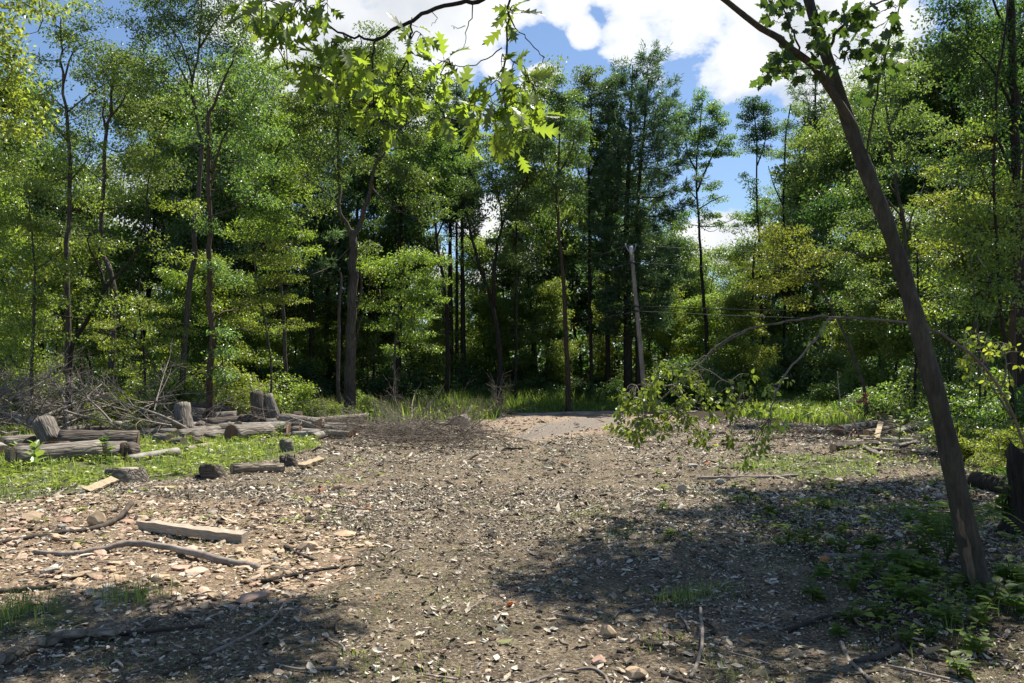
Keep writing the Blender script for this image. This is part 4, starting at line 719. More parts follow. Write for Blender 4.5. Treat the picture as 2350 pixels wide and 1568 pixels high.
# understorey
def spread(src, items, label, group, sref):
    first = True
    for X, d, h in items:
        x = (X - CX) / F * d; loc = (x, d, Gf(x, d) - .03); s = h / sref; rz = rs.uniform(0, 6.28)
        sx = s ** .8 * rs.uniform(.9, 1.25)
        if first: src.location = loc; src.rotation_euler.z = rz; src.scale = (sx, sx, s); first = False
        else: copy_thing(src, list(src.children), loc, label, rot=(0, 0, rz), sc=(sx, sx, s))
L1 = 'dark green shrub in the shade at the foot of the far trees'
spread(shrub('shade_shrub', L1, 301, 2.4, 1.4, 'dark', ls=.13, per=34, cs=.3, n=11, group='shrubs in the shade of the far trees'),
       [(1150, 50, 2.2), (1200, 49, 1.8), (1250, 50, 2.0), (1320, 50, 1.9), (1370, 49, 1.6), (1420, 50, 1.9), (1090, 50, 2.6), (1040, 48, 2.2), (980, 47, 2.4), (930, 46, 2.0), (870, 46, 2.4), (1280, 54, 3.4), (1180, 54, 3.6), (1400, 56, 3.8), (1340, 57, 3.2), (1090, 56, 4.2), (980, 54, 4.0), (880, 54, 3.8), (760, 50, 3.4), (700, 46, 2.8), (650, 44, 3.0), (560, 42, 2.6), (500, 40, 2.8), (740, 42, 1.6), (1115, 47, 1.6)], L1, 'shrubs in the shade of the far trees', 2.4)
L2 = 'bright green sunlit bush beyond the road, right of the utility pole'
spread(shrub('roadside_bush', L2, 302, 2.6, 1.7, 'ash', ls=.17, per=30, cs=.42, n=14, group='sunlit bushes beyond the road'),
       [(1540, 50, 2.6), (1590, 49, 3.1), (1640, 50, 2.5), (1690, 51, 2.8), (1740, 56, 3.2), (1780, 58, 2.8), (1830, 57, 3.0), (1510, 51, 2.0), (1660, 54, 4.6), (1560, 56, 4.4), (1720, 58, 4.8), (1800, 62, 5.2), (1890, 56, 3.8), (1480, 53, 3.0)], L2, 'sunlit bushes beyond the road', 2.6)
L3 = 'low leafy bush at the edge of the left wood behind the logs'
spread(shrub('woodland_bush', L3, 303, 1.3, .8, 'maple', ls=.085, per=36, cs=.18, n=10, group='bushes behind the log heap'),
       [(285, 25.5, 1.5), (262, 27, 1.4), (240, 24, .7), (430, 30, 1.7), (322, 23, .6), (395, 28.5, 1.2), (520, 33, 1.5), (560, 34, 1.4), (620, 30, 1.0), (700, 29, .9), (745, 30, .9), (660, 33, 1.8), (860, 32, .8), (580, 33, .8), (460, 33, 2.2), (370, 29, 2.2), (200, 29, 1.8), (95, 30, 2.4), (30, 29, 2.4), (830, 35, 1.2), (540, 36, 2.6)], L3, 'bushes behind the log heap', 1.3)
L4 = 'leafy understorey bush in the shaded wood on the right'
spread(shrub('understorey_bush', L4, 304, 1.6, 1.0, 'oak', ls=.1, per=36, cs=.22, n=10, group='understorey bushes of the right wood'),
       [(1960, 33, 1.4), (2010, 31, 1.9), (2150, 25, 2.0), (2210, 23, 1.8), (2120, 30, 2.6), (2260, 27, 2.6), (2030, 37, 3.2), (1930, 40, 2.6), (2320, 24, 2.4), (2370, 20, 2.0), (2170, 19.5, .9), (2250, 18, .9)], L4, 'understorey bushes of the right wood', 1.6)
L5 = 'small sunlit bush of glossy leaves beside the right edge trunk'
spread(shrub('glossy_bush', L5, 305, 1.1, .6, 'yellow', ls=.075, per=30, cs=.14, n=9, group='glossy bushes by the right edge trunk'),
       [(2240, 15, .95), (2290, 15.5, 1.05), (2345, 14, 1.0), (2210, 16.5, .6), (2275, 13.2, .45)], L5, 'glossy bushes by the right edge trunk', 1.1)
# the far wood closing the view, one mass
mbl, rs = MB(), np.random.default_rng(60)
n = 17000; a = rs.uniform(-.85, .85, n); d = rs.uniform(66, 104, n); x = a * d; h = rs.random(n) ** 1.15 * (9.5 + 2.5 * np.sin(x * .21) + 1.6 * np.sin(x * .53 + 2))
leaf_cloud(mbl, np.column_stack([x, d, G(x, d) + h]), 11, .8, .5, rs)
trk = MB()
for i in range(150):
    d_ = rs.uniform(64, 100); x_ = rs.uniform(-.8, .8) * d_; mbl.tube([(x_, d_, -.2), (x_ + rs.normal(0, .3), d_, 6), (x_ + rs.normal(0, .5), d_, 13)], [.17, .13, .05], 5, False, mat=1)
tag(mbl.build('far_woods', [M['dark'], M['bark_dark']]), 'dim far wood closing the view between the trunks', 'far woods', kind='stuff')
# ================================================================== near things
def ovate(n=4):
    t = np.array([0, .18, .45, .75, 1.]); w_ = np.array([0, .2, .27, .16, 0])
    v = [(tt, 0, -.12 * tt * tt) for tt in t] + [(tt, ww, .07 - .12 * tt * tt) for tt, ww in zip(t[1:4], w_[1:4])] + [(tt, -ww, .07 - .12 * tt * tt) for tt, ww in zip(t[1:4], w_[1:4])]
    return np.array(v), [np.array([[1, 2, 6, 5], [2, 3, 7, 6], [1, 8, 9, 2], [2, 9, 10, 3]]), np.array([[0, 1, 5], [3, 4, 7], [0, 8, 1], [3, 10, 4]])]
OVATE = ovate()
def oak_leaf():
    mid = [0, .10, .17, .25, .36, .45, .56, .66, .76, .86, 1.]
    out = [(0, 0), (.11, .03), (.22, .17), (.25, .07), (.46, .30), (.43, .08), (.70, .31), (.66, .08), (.87, .2), (.85, .07), (1.02, 0)]
    v = [(t, 0, -.18 * t * t) for t in mid]; nm = len(mid)
    for s in (1, -1): v += [(a, s * b, .25 * b - .18 * a * a - .35 * b * b) for a, b in out[1:-1]]
    f = []; t3 = []
    for k, s in enumerate((1, -1)):
        o = nm + k * (nm - 2)
        for i in range(1, nm - 2):
            q = [i, i + 1, o + i, o + i - 1]; f.append(q if s > 0 else q[::-1])
        t3 += [[0, 1, o] if s > 0 else [0, o, 1], [nm - 2, nm - 1, o + nm - 3] if s > 0 else [nm - 2, o + nm - 3, nm - 1]]
    return np.array(v), [np.array(f), np.array(t3)]
OAKL = oak_leaf()
def maple_leaf():
    half = [(.02, .0), (-.03, .16), (.12, .34), (.2, .28), (.42, .56), (.46, .40), (.52, .42), (.52, .26), (.7, .3), (.76, .14), (1., 0)]
    pts = half + [(a, -b) for a, b in half[-2:0:-1]]
    v = [(.3, 0, 0)] + [(a, b, -.22 * (a - .3) ** 2 - .3 * b * b + .03 * math.sin(9 * a + 4 * b)) for a, b in pts]; n = len(pts)
    return np.array(v), [np.array([[0, 1 + i, 1 + (i + 1) % n] for i in range(n)])]
MAPL = maple_leaf()
def hang_leaves(mb, cen, per, rad, size, rs, tmpl, base, droop=.5, aspect=1., twb=None, facing=0.):
    for c in cen:
        n = max(1, int(rs.normal(per, per * .25))); o = rs.normal(0, 1, (n, 3)); o /= np.maximum(.8, np.linalg.norm(o, axis=1))[:, None]; o *= rad
        d = o / (np.linalg.norm(o, axis=1)[:, None] + 1e-6) + rand_dirs(n, rs) * .7; d[:, 2] -= droop
        nn = rand_dirs(n, rs) * .8; nn[:, 2] += .6; nn[:, 1] -= facing
        s = size * rs.uniform(.65, 1.2, n)
        st = c + o * .35
        mb.scatter(tmpl[0], tmpl[1], st - base, rot_dn(d, nn), np.column_stack([s, s * aspect, s]), smooth=True)
        if twb is not None:
            for q in st: twb.tube(np.array([c, (c + q) / 2 + [0, 0, .01], q]) - base, .0016, 3, False)
# --- leaning tree
rs = np.random.default_rng(70)
D0 = 6.0
LP = [(2246, 1358), (2232, 1290), (2208, 1185), (2172, 1010), (2140, 880), (2110, 765), (2085, 675), (2060, 590), (2022, 480), (1990, 400), (1958, 315), (1930, 230), (1903, 150), (1880, 80), (1855, 0), (1830, -120), (1795, -300), (1740, -520), (1670, -760)]
LWd = [66, 61, 57, 51, 48, 45, 43, 41, 40, 39, 37, 34, 32, 30, 27, 26, 23, 19, 13]
P = np.array([at(X, Y, D0) for X, Y in LP]); P[0, 2] = Gf(P[0, 0], P[0, 1]) - .08; base = P[0] + np.array([0, 0, .08])
tb, cb = MB(), MB()
n = 70; S = smooth_path(P, n); rad = np.interp(np.linspace(0, 1, n), np.linspace(0, 1, len(LWd)), LWd) / F * D0 / 2 * .84
rad[:4] *= [1.6, 1.3, 1.14, 1.05]
tb.tube(S - base, rad * (1 + .035 * np.sin(np.arange(n) * 1.3) + rs.normal(0, .02, n)), 20, bump=.075, rs=rs)
limbs_ = []
def limb(pts, w0, w1, d=D0, dd=0., tb=None, base=base, sides=8, n=14):
    if tb is None: tb = MB(); limbs_.append(tb)
    Q = np.array([at(p[0], p[1], d + (p[2] if len(p) > 2 else 0)) for p in pts]); Q = smooth_path(Q, n); Q[1:-1] += rs.normal(0, .006, (n - 2, 3))
    tb.tube(Q - base, np.linspace(w0, w1, n) / F * d / 2, sides); return Q
limb([(1972, 330, .02), (1945, 265, -.05), (1900, 195, -.1), (1850, 135, -.2), (1800, 100, -.3), (1735, 60, -.4), (1660, 0, -.5), (1600, -60, -.6)], 22, 10)
limb([(1895, 130), (1930, 60, -.2), (1990, 20, -.3), (2060, -10, -.4)], 8, 3)
limb([(1985, 390), (1995, 300, -.1), (2015, 210, -.2), (2040, 110, -.3), (2065, 10, -.3)], 5, 3)
limb([(1840, 130, -.2), (1815, 60, -.3), (1790, 0, -.3)], 5, 3)
limb([(1905, 195, -.1), (1870, 160, -.2), (1820, 160, -.3), (1780, 170, -.3)], 5, 2)
cents = []
for X, Y, rx, ry, k in [(1840, 40, 60, 35, 7), (1900, 60, 50, 40, 7), (1790, 20, 45, 25, 5), (1850, 110, 60, 30, 6), (1960, 40, 50, 35, 5), (1900, 140, 45, 35, 6), (1790, 130, 30, 30, 4), (1765, 165, 22, 18, 3), (1830, 165, 40, 22, 4), (1930, 110, 40, 30, 4), (2010, 30, 50, 30, 5), (2050, 60, 30, 30, 2), (2010, 120, 25, 35, 3), (2030, 150, 30, 20, 4), (2010, 180, 22, 25, 3), (2005, 225, 14, 20, 2), (2040, 120, 25, 20, 3), (1960, 100, 25, 20, 2)]:
    for _ in range(k): cents.append(at(X + rs.uniform(-rx, rx), Y + rs.uniform(-ry, ry), D0 - .2 + rs.uniform(-.45, .35)))
for X, Y, r in [(1700, -520, 150), (1850, -420, 160), (1600, -700, 160), (1800, -700, 160), (1960, -300, 120), (1640, -330, 90)]:
    for _ in range(16): cents.append(at(X + rs.uniform(-r, r), Y + rs.uniform(-r, r), D0 + rs.uniform(-.8, .8)))
hang_leaves(cb, cents, 5, .1, .088, rs, MAPL, base, droop=.55, twb=tb)
t = thing('leaning_maple', 'near maple leaning left across the frame, bark scraped bare near its foot', 'tree', base)
trunk_o = tb.build('trunk', M['bark_moss'], t); cb.build('crown', M['near_maple'], t)
for lb in limbs_: lb.build('branch', M['bark_moss'], t)
sc_ = MB(); q = [(2199, 1170, 5.905), (2207, 1230, 5.9), (2219, 1300, 5.9), (2226, 1345, 5.92)]
Q = np.array([at(*p) for p in q]) - base; Wd = np.array([.02, .03, .028, .012])
# torn bark: a shallow pale patch wrapped on the trunk's near left face
V = []
for i, c_ in enumerate(smooth_path(Q, 12)):
    ax = S[np.abs(S[:, 2] - base[2] - c_[2]).argmin()] - base; r_ = np.interp(i / 11, [0, .15, .5, .85, 1], [.05, .22, .34, .28, .05])
    rr = np.linalg.norm((ax - c_)[:2]); rt = np.interp(c_[2] + base[2], S[:, 2], rad) * 1.06
    for th in np.linspace(-r_, r_, 5):
        an = -math.pi / 2 - .75 + th; V.append((ax[0] + math.cos(an) * rt, ax[1] + math.sin(an) * rt, c_[2]))
b_ = np.arange(11)[:, None] * 5; j_ = np.arange(4)[None]
sc_.add(V, np.stack([b_ + j_, b_ + j_ + 1, b_ + j_ + 6, b_ + j_ + 5], -1).reshape(-1, 4), True)
sc_.build('bare_patch', simple_mat('scraped_wood', (.09, .066, .042), (.2, .15, .1), 6, stretch=(10, 10, 1.5)), trunk_o)['label'] = 'pale strip where the bark is scraped off'
# --- bent sapling
D1 = 9.3
def arch(name, label, cat, paths, leafsites, d, leafm, size, tmpl, per=5, rad=.09, bark='twig_mid', droop=.7, aspect=1., rs=rs, parent=None):
    Q0 = at(paths[0][0][0][0], paths[0][0][0][1], d + (paths[0][0][0][2] if len(paths[0][0][0]) > 2 else 0)); base = Q0.copy()
    if Q0[2] < 1.2: base[2] = Gf(Q0[0], Q0[1])
    tb, cb = MB(), MB(); pool = []
    for pts, w0, w1 in paths:
        Q = limb(pts, w0, w1, d=d, tb=tb, base=base, sides=7, n=max(8, 3 * len(pts))); pool.append(Q)
    pool = np.vstack(pool); cc = []
    for X, Y, rx, ry, k in leafsites:
        for _ in range(k):
            c = at(X + rs.uniform(-rx, rx), Y + rs.uniform(-ry, ry), d + rs.uniform(-.5, .5) - .1); cc.append(c)
            dd_ = np.linalg.norm(pool - c, axis=1) + .8 * np.clip(c[2] - pool[:, 2], 0, 9); p0 = pool[int(dd_.argmin())]
            m = (p0 + c) / 2 + np.array([0, 0, .12 * np.linalg.norm(p0 - c)]); tb.tube(smooth_path([p0, m, c], 6) - base, np.linspace(.0045, .002, 6), 3, False)
    hang_leaves(cb, cc, per, rad, size, rs, tmpl, base, droop=droop, aspect=aspect)
    if parent is not None:
        o = tb.build(name, M[bark], parent, base - np.array(parent.location)); o['label'] = label; cb.build('foliage', M[leafm], o); return o
    t = thing(name, label, cat, base); tb.build('stem', M[bark], t); cb.build('foliage', M[leafm], t); return t
bent = arch('bent_sapling', 'slender sapling arched over behind the leaning maple, leafy tip drooping to the clearing', 'sapling',
     [([(2370, 1090, 3.0), (2335, 980, 2.4), (2300, 900, 1.8), (2255, 840, 1.0), (2205, 798, .4), (2150, 762, .2), (2085, 742), (2020, 735), (1950, 730), (1890, 726), (1850, 732), (1800, 740), (1760, 746), (1720, 756), (1680, 772), (1640, 800), (1615, 828), (1575, 860), (1545, 890), (1510, 925), (1480, 955)], 8, 3),
      ([(1575, 862), (1545, 885), (1500, 880), (1460, 885)], 4, 2), ([(1545, 892), (1560, 930), (1530, 970), (1500, 1000)], 4, 2), ([(1600, 840), (1640, 860), (1690, 890), (1720, 910)], 3, 2), ([(1625, 818), (1590, 830), (1550, 840)], 3, 2), ([(1715, 758), (1660, 790), (1620, 822)], 4, 2)],
     [(1470, 900, 45, 22, 9), (1440, 935, 35, 25, 8), (1500, 950, 55, 30, 14), (1560, 915, 45, 30, 11), (1540, 980, 45, 25, 9), (1600, 930, 45, 30, 9), (1640, 905, 40, 25, 7), (1480, 990, 30, 22, 7), (1450, 1005, 20, 20, 6), (1420, 980, 14, 18, 4), (1600, 880, 45, 18, 6), (1550, 870, 40, 16, 5), (1690, 925, 30, 22, 5), (1660, 960, 30, 16, 4), (1530, 840, 20, 16, 2), (1720, 940, 16, 12, 2), (1660, 1000, 30, 18, 4), (1610, 1010, 30, 14, 4), (1425, 930, 18, 18, 4), (1700, 880, 30, 20, 4), (1500, 905, 30, 16, 5), (1590, 975, 25, 20, 4)], D1, 'sapling', .078, OVATE, per=10, rad=.12)
arch('side_branch', 'thin leafy side branch hanging over the meadow edge', None,
     [([(1905, 728), (1880, 770), (1845, 810), (1810, 850), (1785, 890), (1772, 930), (1768, 960)], 6, 3), ([(1915, 730), (1900, 735), (1885, 748)], 5, 2)],
     [(1770, 900, 18, 14, 3), (1800, 880, 14, 10, 2), (1760, 960, 25, 22, 8), (1780, 990, 25, 18, 7), (1745, 1005, 22, 16, 4), (1730, 1040, 28, 18, 7), (1715, 1065, 20, 12, 4), (1840, 940, 18, 12, 3), (1890, 760, 25, 16, 4), (1870, 790, 25, 14, 4)], D1, 'sapling', .08, OVATE, per=6, rad=.085, parent=bent)
arch('right_leaf_spray', 'spray of sunlit leaves on thin twigs right of the leaning maple', 'branch',
     [([(2320, 960), (2280, 890), (2240, 830), (2215, 790)], 5, 2), ([(2290, 905), (2310, 850), (2300, 800)], 4, 2), ([(2250, 840), (2270, 800), (2250, 770)], 4, 2)],
     [(2215, 780, 30, 20, 7), (2250, 800, 35, 22, 9), (2290, 810, 30, 22, 8), (2230, 840, 35, 25, 8), (2275, 860, 35, 25, 9), (2310, 880, 25, 30, 7), (2210, 850, 20, 25, 5), (2330, 820, 20, 30, 4)], 11.5, 'yellow', .09, OVATE, per=5, rad=.09)
# --- oak standing outside the frame on the right; its branch hangs into the top of the picture
rs = np.random.default_rng(71)
D2 = 4.6
base = np.array([5.0, 2.2, Gf(5, 2.2)]); tb, cb = MB(), MB()
trunk = smooth_path([base - [0, 0, .1], base + [-.1, .1, 2.5], base + [-.25, .3, 5], base + [-.3, .5, 9]], 20); tb.tube(trunk - base, np.linspace(.2, .08, 20), 12, bump=.05, rs=rs)
e1 = at(1180, -150, D2); tb.tube(smooth_path([trunk[9], (trunk[9] + e1) / 2 + [0, 0, .8], e1 + [.4, 0, .35], e1], 14) - base, np.linspace(.07, .02, 14), 8)
OB = [([(1180, -150), (1150, -50), (1100, 0), (1060, 5), (1000, 20), (945, 45), (900, 70), (862, 92)], 12, 8), ([(862, 92), (820, 85), (780, 75), (735, 50), (700, 40), (670, 25), (600, -10)], 6, 3), ([(862, 92), (857, 130), (855, 180), (858, 250), (858, 290)], 5, 3), ([(945, 47), (943, 90), (935, 135), (940, 165), (960, 200), (1000, 235), (1020, 270)], 5, 2), ([(936, 135), (915, 175), (890, 215), (880, 260)], 4, 2), ([(1180, -150), (1175, -50), (1170, 10), (1165, 90), (1156, 200), (1158, 250), (1160, 290)], 7, 3), ([(1152, 110), (1110, 140), (1070, 155), (1035, 150)], 3, 2), ([(1168, 30), (1180, 60), (1210, 90), (1240, 120), (1250, 132)], 3, 2), ([(1250, 132), (1238, 150), (1230, 160)], 2, 1), ([(1085, 5), (1075, 60), (1068, 85), (1062, 112)], 3, 1), ([(1068, 60), (1045, 65), (1035, 60)], 2, 1), ([(1155, 200), (1120, 225), (1080, 235)], 3, 2), ([(1156, 130), (1185, 145), (1205, 160), (1215, 190)], 3, 2), ([(860, 120), (820, 150), (770, 180), (700, 170)], 3, 2), ([(800, 80), (760, 110), (700, 145), (660, 160)], 3, 2), ([(990, 22), (1000, 45), (990, 60)], 2, 1)]
boughs = []
for pts, w0, w1 in OB:
    boughs.append(MB()); limb(pts, w0, w1, d=D2, tb=boughs[-1], base=base, sides=7, n=max(8, 3 * len(pts)))
# rosettes of leaves at the twig ends: (X, Y, how many, spread)
OS = [(575, 40, 6, 30), (610, 20, 7, 35), (650, 15, 6, 30), (600, 75, 6, 28), (560, 10, 4, 22), (640, 60, 6, 26), (690, 10, 5, 25), (720, 20, 4, 25), (655, 105, 4, 20), (625, 110, 3, 18), (712, 62, 2, 12), (750, 15, 3, 16), (675, 160, 4, 24), (700, 150, 5, 26), (735, 165, 5, 24), (720, 180, 3, 20), (765, 105, 3, 16), (790, 125, 5, 24), (830, 105, 3, 18), (800, 160, 5, 24), (755, 155, 4, 20), (775, 205, 5, 24), (840, 150, 4, 20), (820, 200, 5, 24), (800, 245, 5, 24), (860, 190, 4, 22), (900, 165, 3, 18), (880, 215, 5, 26), (915, 205, 5, 24), (935, 225, 5, 22), (850, 250, 5, 24), (905, 255, 6, 26), (890, 290, 5, 22), (920, 305, 3, 16), (870, 235, 4, 22), (835, 265, 4, 18), (945, 65, 3, 16), (965, 85, 3, 16), (940, 90, 2, 14), (1000, 160, 3, 18), (1020, 150, 4, 22), (1040, 165, 3, 18), (1010, 180, 2, 14), (1000, 245, 5, 22), (1020, 275, 5, 22), (1010, 260, 3, 18), (1065, 235, 4, 20), (1090, 250, 5, 22), (1110, 270, 6, 24), (1130, 245, 5, 22), (1090, 290, 4, 20), (1085, 315, 3, 16), (1140, 300, 5, 22), (1165, 330, 4, 20), (1190, 350, 3, 14), (1180, 300, 5, 22), (1215, 300, 5, 20), (1235, 275, 3, 14), (1210, 250, 5, 22), (1230, 225, 3, 14), (1190, 215, 5, 22), (1160, 250, 5, 22), (1205, 180, 4, 20), (1175, 165, 4, 20), (1145, 185, 4, 18), (1130, 200, 2, 14), (1175, 40, 3, 16), (1160, 55, 3, 16), (1185, 25, 2, 12), (1150, 150, 2, 14)]
OSS = [(a_, np.zeros(3)) for a_ in OS] + [(a_, SDIR * rs.uniform(1.1, 1.9) + rs.normal(0, .12, 3)) for a_ in OS[:14] + OS[16:18] for _ in range(2)]  # second leaf set, added unseen toward the sun to shade the left rosettes
for (X, Y, k, sp), sh_ in OSS:
    c = at(X, Y - 8, D2 + rs.uniform(-.35, .35)) + sh_; n = int(round(k * 1.4)); o = rs.normal(0, 1, (n, 3)); o[:, 2] -= .5; o /= np.linalg.norm(o, axis=1)[:, None]
    d_ = o + rand_dirs(n, rs) * .35; nn = rand_dirs(n, rs) * .9; nn[:, 2] += .35; nn[:, 1] -= .25
    s = rs.uniform(.1, .18, n); st = c + o * rs.uniform(.01, .05, n)[:, None]
    cb.scatter(OAKL[0], OAKL[1], st - base, rot_dn(d_, nn), np.column_stack([s, s * .92, s * rs.uniform(.2, 2.4, n)]), smooth=True)
    j = min(range(len(OB)), key=lambda q: min((a[0] - X) ** 2 + (a[1] - Y) ** 2 for a in OB[q][0])); a = min(OB[j][0], key=lambda a: (a[0] - X) ** 2 + (a[1] - Y) ** 2)
    if sh_[2] == 0: cb.tube(smooth_path([at(a[0], a[1], D2), (at(a[0], a[1], D2) + c) / 2 + [0, 0, .03], c], 6) - base, np.linspace(.005, .0025, 6), 4, False, mat=1)
    for q in st: cb.tube(np.array([c, q]) - base, .002, 3, False, mat=1)
t = thing('overhanging_oak', 'oak whose leafy branch hangs into the top of the view, leaves glowing yellow green', 'tree', base)
tb.build('trunk', M['bark_dark'], t); cb.build('leaves', [M['near_oak'], M['bark_dark']], t)
for bb in boughs: bb.build('branch', M['bark_dark'], t)
# --- unseen trees added outside the frame, leaf masses placed to shade the near ground
def shade_tree(name, label, base, H, r0, spots, leaf, rs, size=.13, dn_=1.):
    base = np.array([base[0], base[1], Gf(*base)]); P = [base - [0, 0, .1], base + [0, 0, H * .5], base + [.1, 0, H]]
    limbs = [(np.array(P), r0, r0 * .3, 10)]; blobs = []
    for gx_, gy_, h, r in spots:
        c = np.array([gx_, gy_, 0]) + SDIR / SDIR[2] * h; c[2] = h; blobs.append((c, np.array([r, r, r * .45]), dn_))
        j = .55 + .3 * rs.random(); p0 = base + np.array([0, 0, H * j]); limbs.append((np.array([p0, (p0 + c) / 2 + [0, 0, .5], c]), .06, .02, 6))
    tb, cb = grow(limbs, blobs, base, rs, size * 1.2, 50, .3, 8); return finish_tree(name, label, base, tb, cb, 'bark_brown', leaf)
def sg(X, Y): return gp(X, Y)
sp = []
for X, Y, h, r in [(1420, 1285, 10, .75), (1540, 1300, 10.5, .9), (1330, 1330, 9.6, .55), (1230, 1350, 9.2, .4), (1700, 1270, 11, 1.0), (1620, 1360, 10, .8), (1500, 1380, 9.5, .6), (1760, 1370, 10, .8), (1850, 1290, 11, 1.1), (1900, 1380, 10, .8), (2000, 1330, 10.5, 1.), (2050, 1260, 11, 1.1), (2150, 1330, 10, 1.), (1950, 1200, 12, 1.2), (2100, 1190, 12, 1.2), (1720, 1190, 12, 1.), (1820, 1140, 12.5, 1.1), (1690, 1130, 12.5, .6), (2000, 1140, 12.5, 1.1), (2150, 1130, 12.5, 1.), (2200, 1400, 9.5, .7), (2060, 1430, 9, .6), (1560, 1190, 12, .4), (1880, 1450, 9, .5), (1700, 1470, 9, .4), (2250, 1240, 11, 1.), ]:
    x, y = gp(X, Y); sp.append((x, y, h, r))
shade_tree('shading_oak', 'unseen tall oak beyond the right edge, high crown placed to shade the near ground', (11.5, 13.5), 14, .26, sp, 'oak', np.random.default_rng(81))
sp = []
for X, Y, h, r in [(60, 1430, 9.5, .4), (170, 1425, 9.3, .35), (-50, 1480, 9, .5), (470, 1440, 9, .25), (560, 1425, 9.2, .25), (660, 1440, 9, .25), (420, 1490, 8.6, .35), (230, 1500, 8.6, .35), (520, 1520, 8.5, .25), (60, 1540, 8.4, .4), (330, 1550, 8.3, .3), (640, 1530, 8.3, .25)]:
    x, y = gp(X, Y); sp.append((x, y, h, r))
shade_tree('left_shading_oak', 'unseen oak beyond the left edge, high leaf masses placed to shade the near ground', (-7.6, 7.5), 10, .2, sp, 'oak', np.random.default_rng(82), dn_=.5)
tree('left_edge_maple', 'near maple beyond the left edge, its bright leaves hanging into the corner', 11, [([(-260, 1100), (-250, 800), (-240, 500), (-230, 100), (-220, -200)], 26, 10), ([(-240, 450), (-150, 360), (-60, 310)], 9, 3), ([(-235, 200), (-130, 80), (-20, 30)], 9, 3)],
     [(30, 20, 60, 30, .9), (-10, 80, 50, 40, .9), (30, 130, 40, 30, .9), (20, 180, 50, 18, .8), (-20, 240, 50, 40, .9), (40, 250, 35, 22, .9), (20, 300, 40, 20, .9), (-60, 340, 70, 40), (90, 15, 40, 16, .7), (-120, 150, 80, 80), (-60, -60, 120, 60)], leaf='maple', bark='bark_grey', ls=.1, per=34, cs=.22, dens=8)
# ================================================================== utility pole and wires
rs = np.random.default_rng(90)
DP = 41.0
b0 = at(1484, 948, DP); b0[2] = Gf(b0[0], b0[1]); topp = at(1448, 568, DP)
pole = thing('utility_pole', 'leaning weathered wooden utility pole standing beyond the end of the track', 'utility pole', b0)
mb = MB(); mb.tube(smooth_path([[0, 0, -.3], (topp - b0) * .5, topp - b0], 14), np.linspace(.135, .1, 14), 14, rs=rs)
mb.build('post', bark_mat('weathered_pole', (.18, .16, .14), (.31, .285, .255), (.42, .4, .37), sc=(14, 14, 1.2), bump=.3, furrow=False), pole)
mb = MB()
u_ = (topp - b0) / np.linalg.norm(topp - b0)
def pp(h): return (topp - b0) - u_ * h
mb.tube([pp(.42), pp(-.06)], .112, 14)
mb.build('cap_sleeve', simple_mat('galvanised_metal', (.5, .5, .5), (.66, .66, .67), 8, rough=.45, metal=.6, bump=0), pole)
for sx in (-1, 1):
    mb = MB(); mb.tube(smooth_path([pp(.25) + [sx * .1, 0, 0], pp(.08) + [sx * .2, 0, 0], pp(-.1) + [sx * .27, 0, 0]], 5), .018, 6); mb.tube([pp(-.08) + [sx * .27, 0, -.02], pp(-.2) + [sx * .27, 0, 0]], [.045, .03], 8)
    mb.build('insulator', simple_mat('grey_porcelain', (.3, .3, .31), (.42, .42, .43), 5, rough=.3, bump=0), pole)
for h in (.82, 3.14, 3.4):
    mb = MB(); r_ = .125 + .005 * h; mb.tube([pp(h + .05), pp(h - .05)], r_ + .012, 12); mb.tube([pp(h) + [-.12, -.1, 0], pp(h) + [-.24, -.18, 0]], .022, 6)
    mb.build('clamp', simple_mat('dark_steel', (.05, .05, .05), (.1, .09, .08), 10, rough=.5, metal=.5, bump=0), pole)
wire_m = simple_mat('wire_metal', (.1, .1, .1), (.16, .16, .16), 5, rough=.7, metal=0., bump=0); cable_m = simple_mat('black_cable', (.02, .02, .02), (.04, .04, .04), 5, rough=.95, bump=0)
LW_ = np.array([-26., 96., 0]); RW_ = np.array([34., 47., 0])
for h, hl, hr, r, m_, lab, nm in ((-.12, 8.6, 9.0, .012, wire_m, 'topmost thin wire strung from the top of the utility pole', 'power_wire'), (.82, 7.5, 8.0, .010, wire_m, 'second thin wire strung below the top of the utility pole', 'power_wire'), (3.14, 5.6, 6.0, .026, cable_m, 'thick black cable strung across the middle of the utility pole', 'cable'), (3.4, 5.2, 5.4, .012, wire_m, 'thin wire running just beneath the thick black cable', 'power_wire')):
    p = b0 + pp(h) + [0, -.14, 0]; l_ = LW_ + [0, 0, hl]; q_ = RW_ + [0, 0, hr]
    path = [l_ + (p - l_) * t - np.array([0, 0, 3.2 * t * (1 - t)]) for t in np.linspace(0, 1, 16)] + [p + (q_ - p) * t - np.array([0, 0, .9 * t * (1 - t)]) for t in np.linspace(0, 1, 12)][1:]
    mb = MB(); mb.tube(np.array(path) - b0, r, 6); tag(mb.build(nm, m_, None, b0), lab, 'wire')
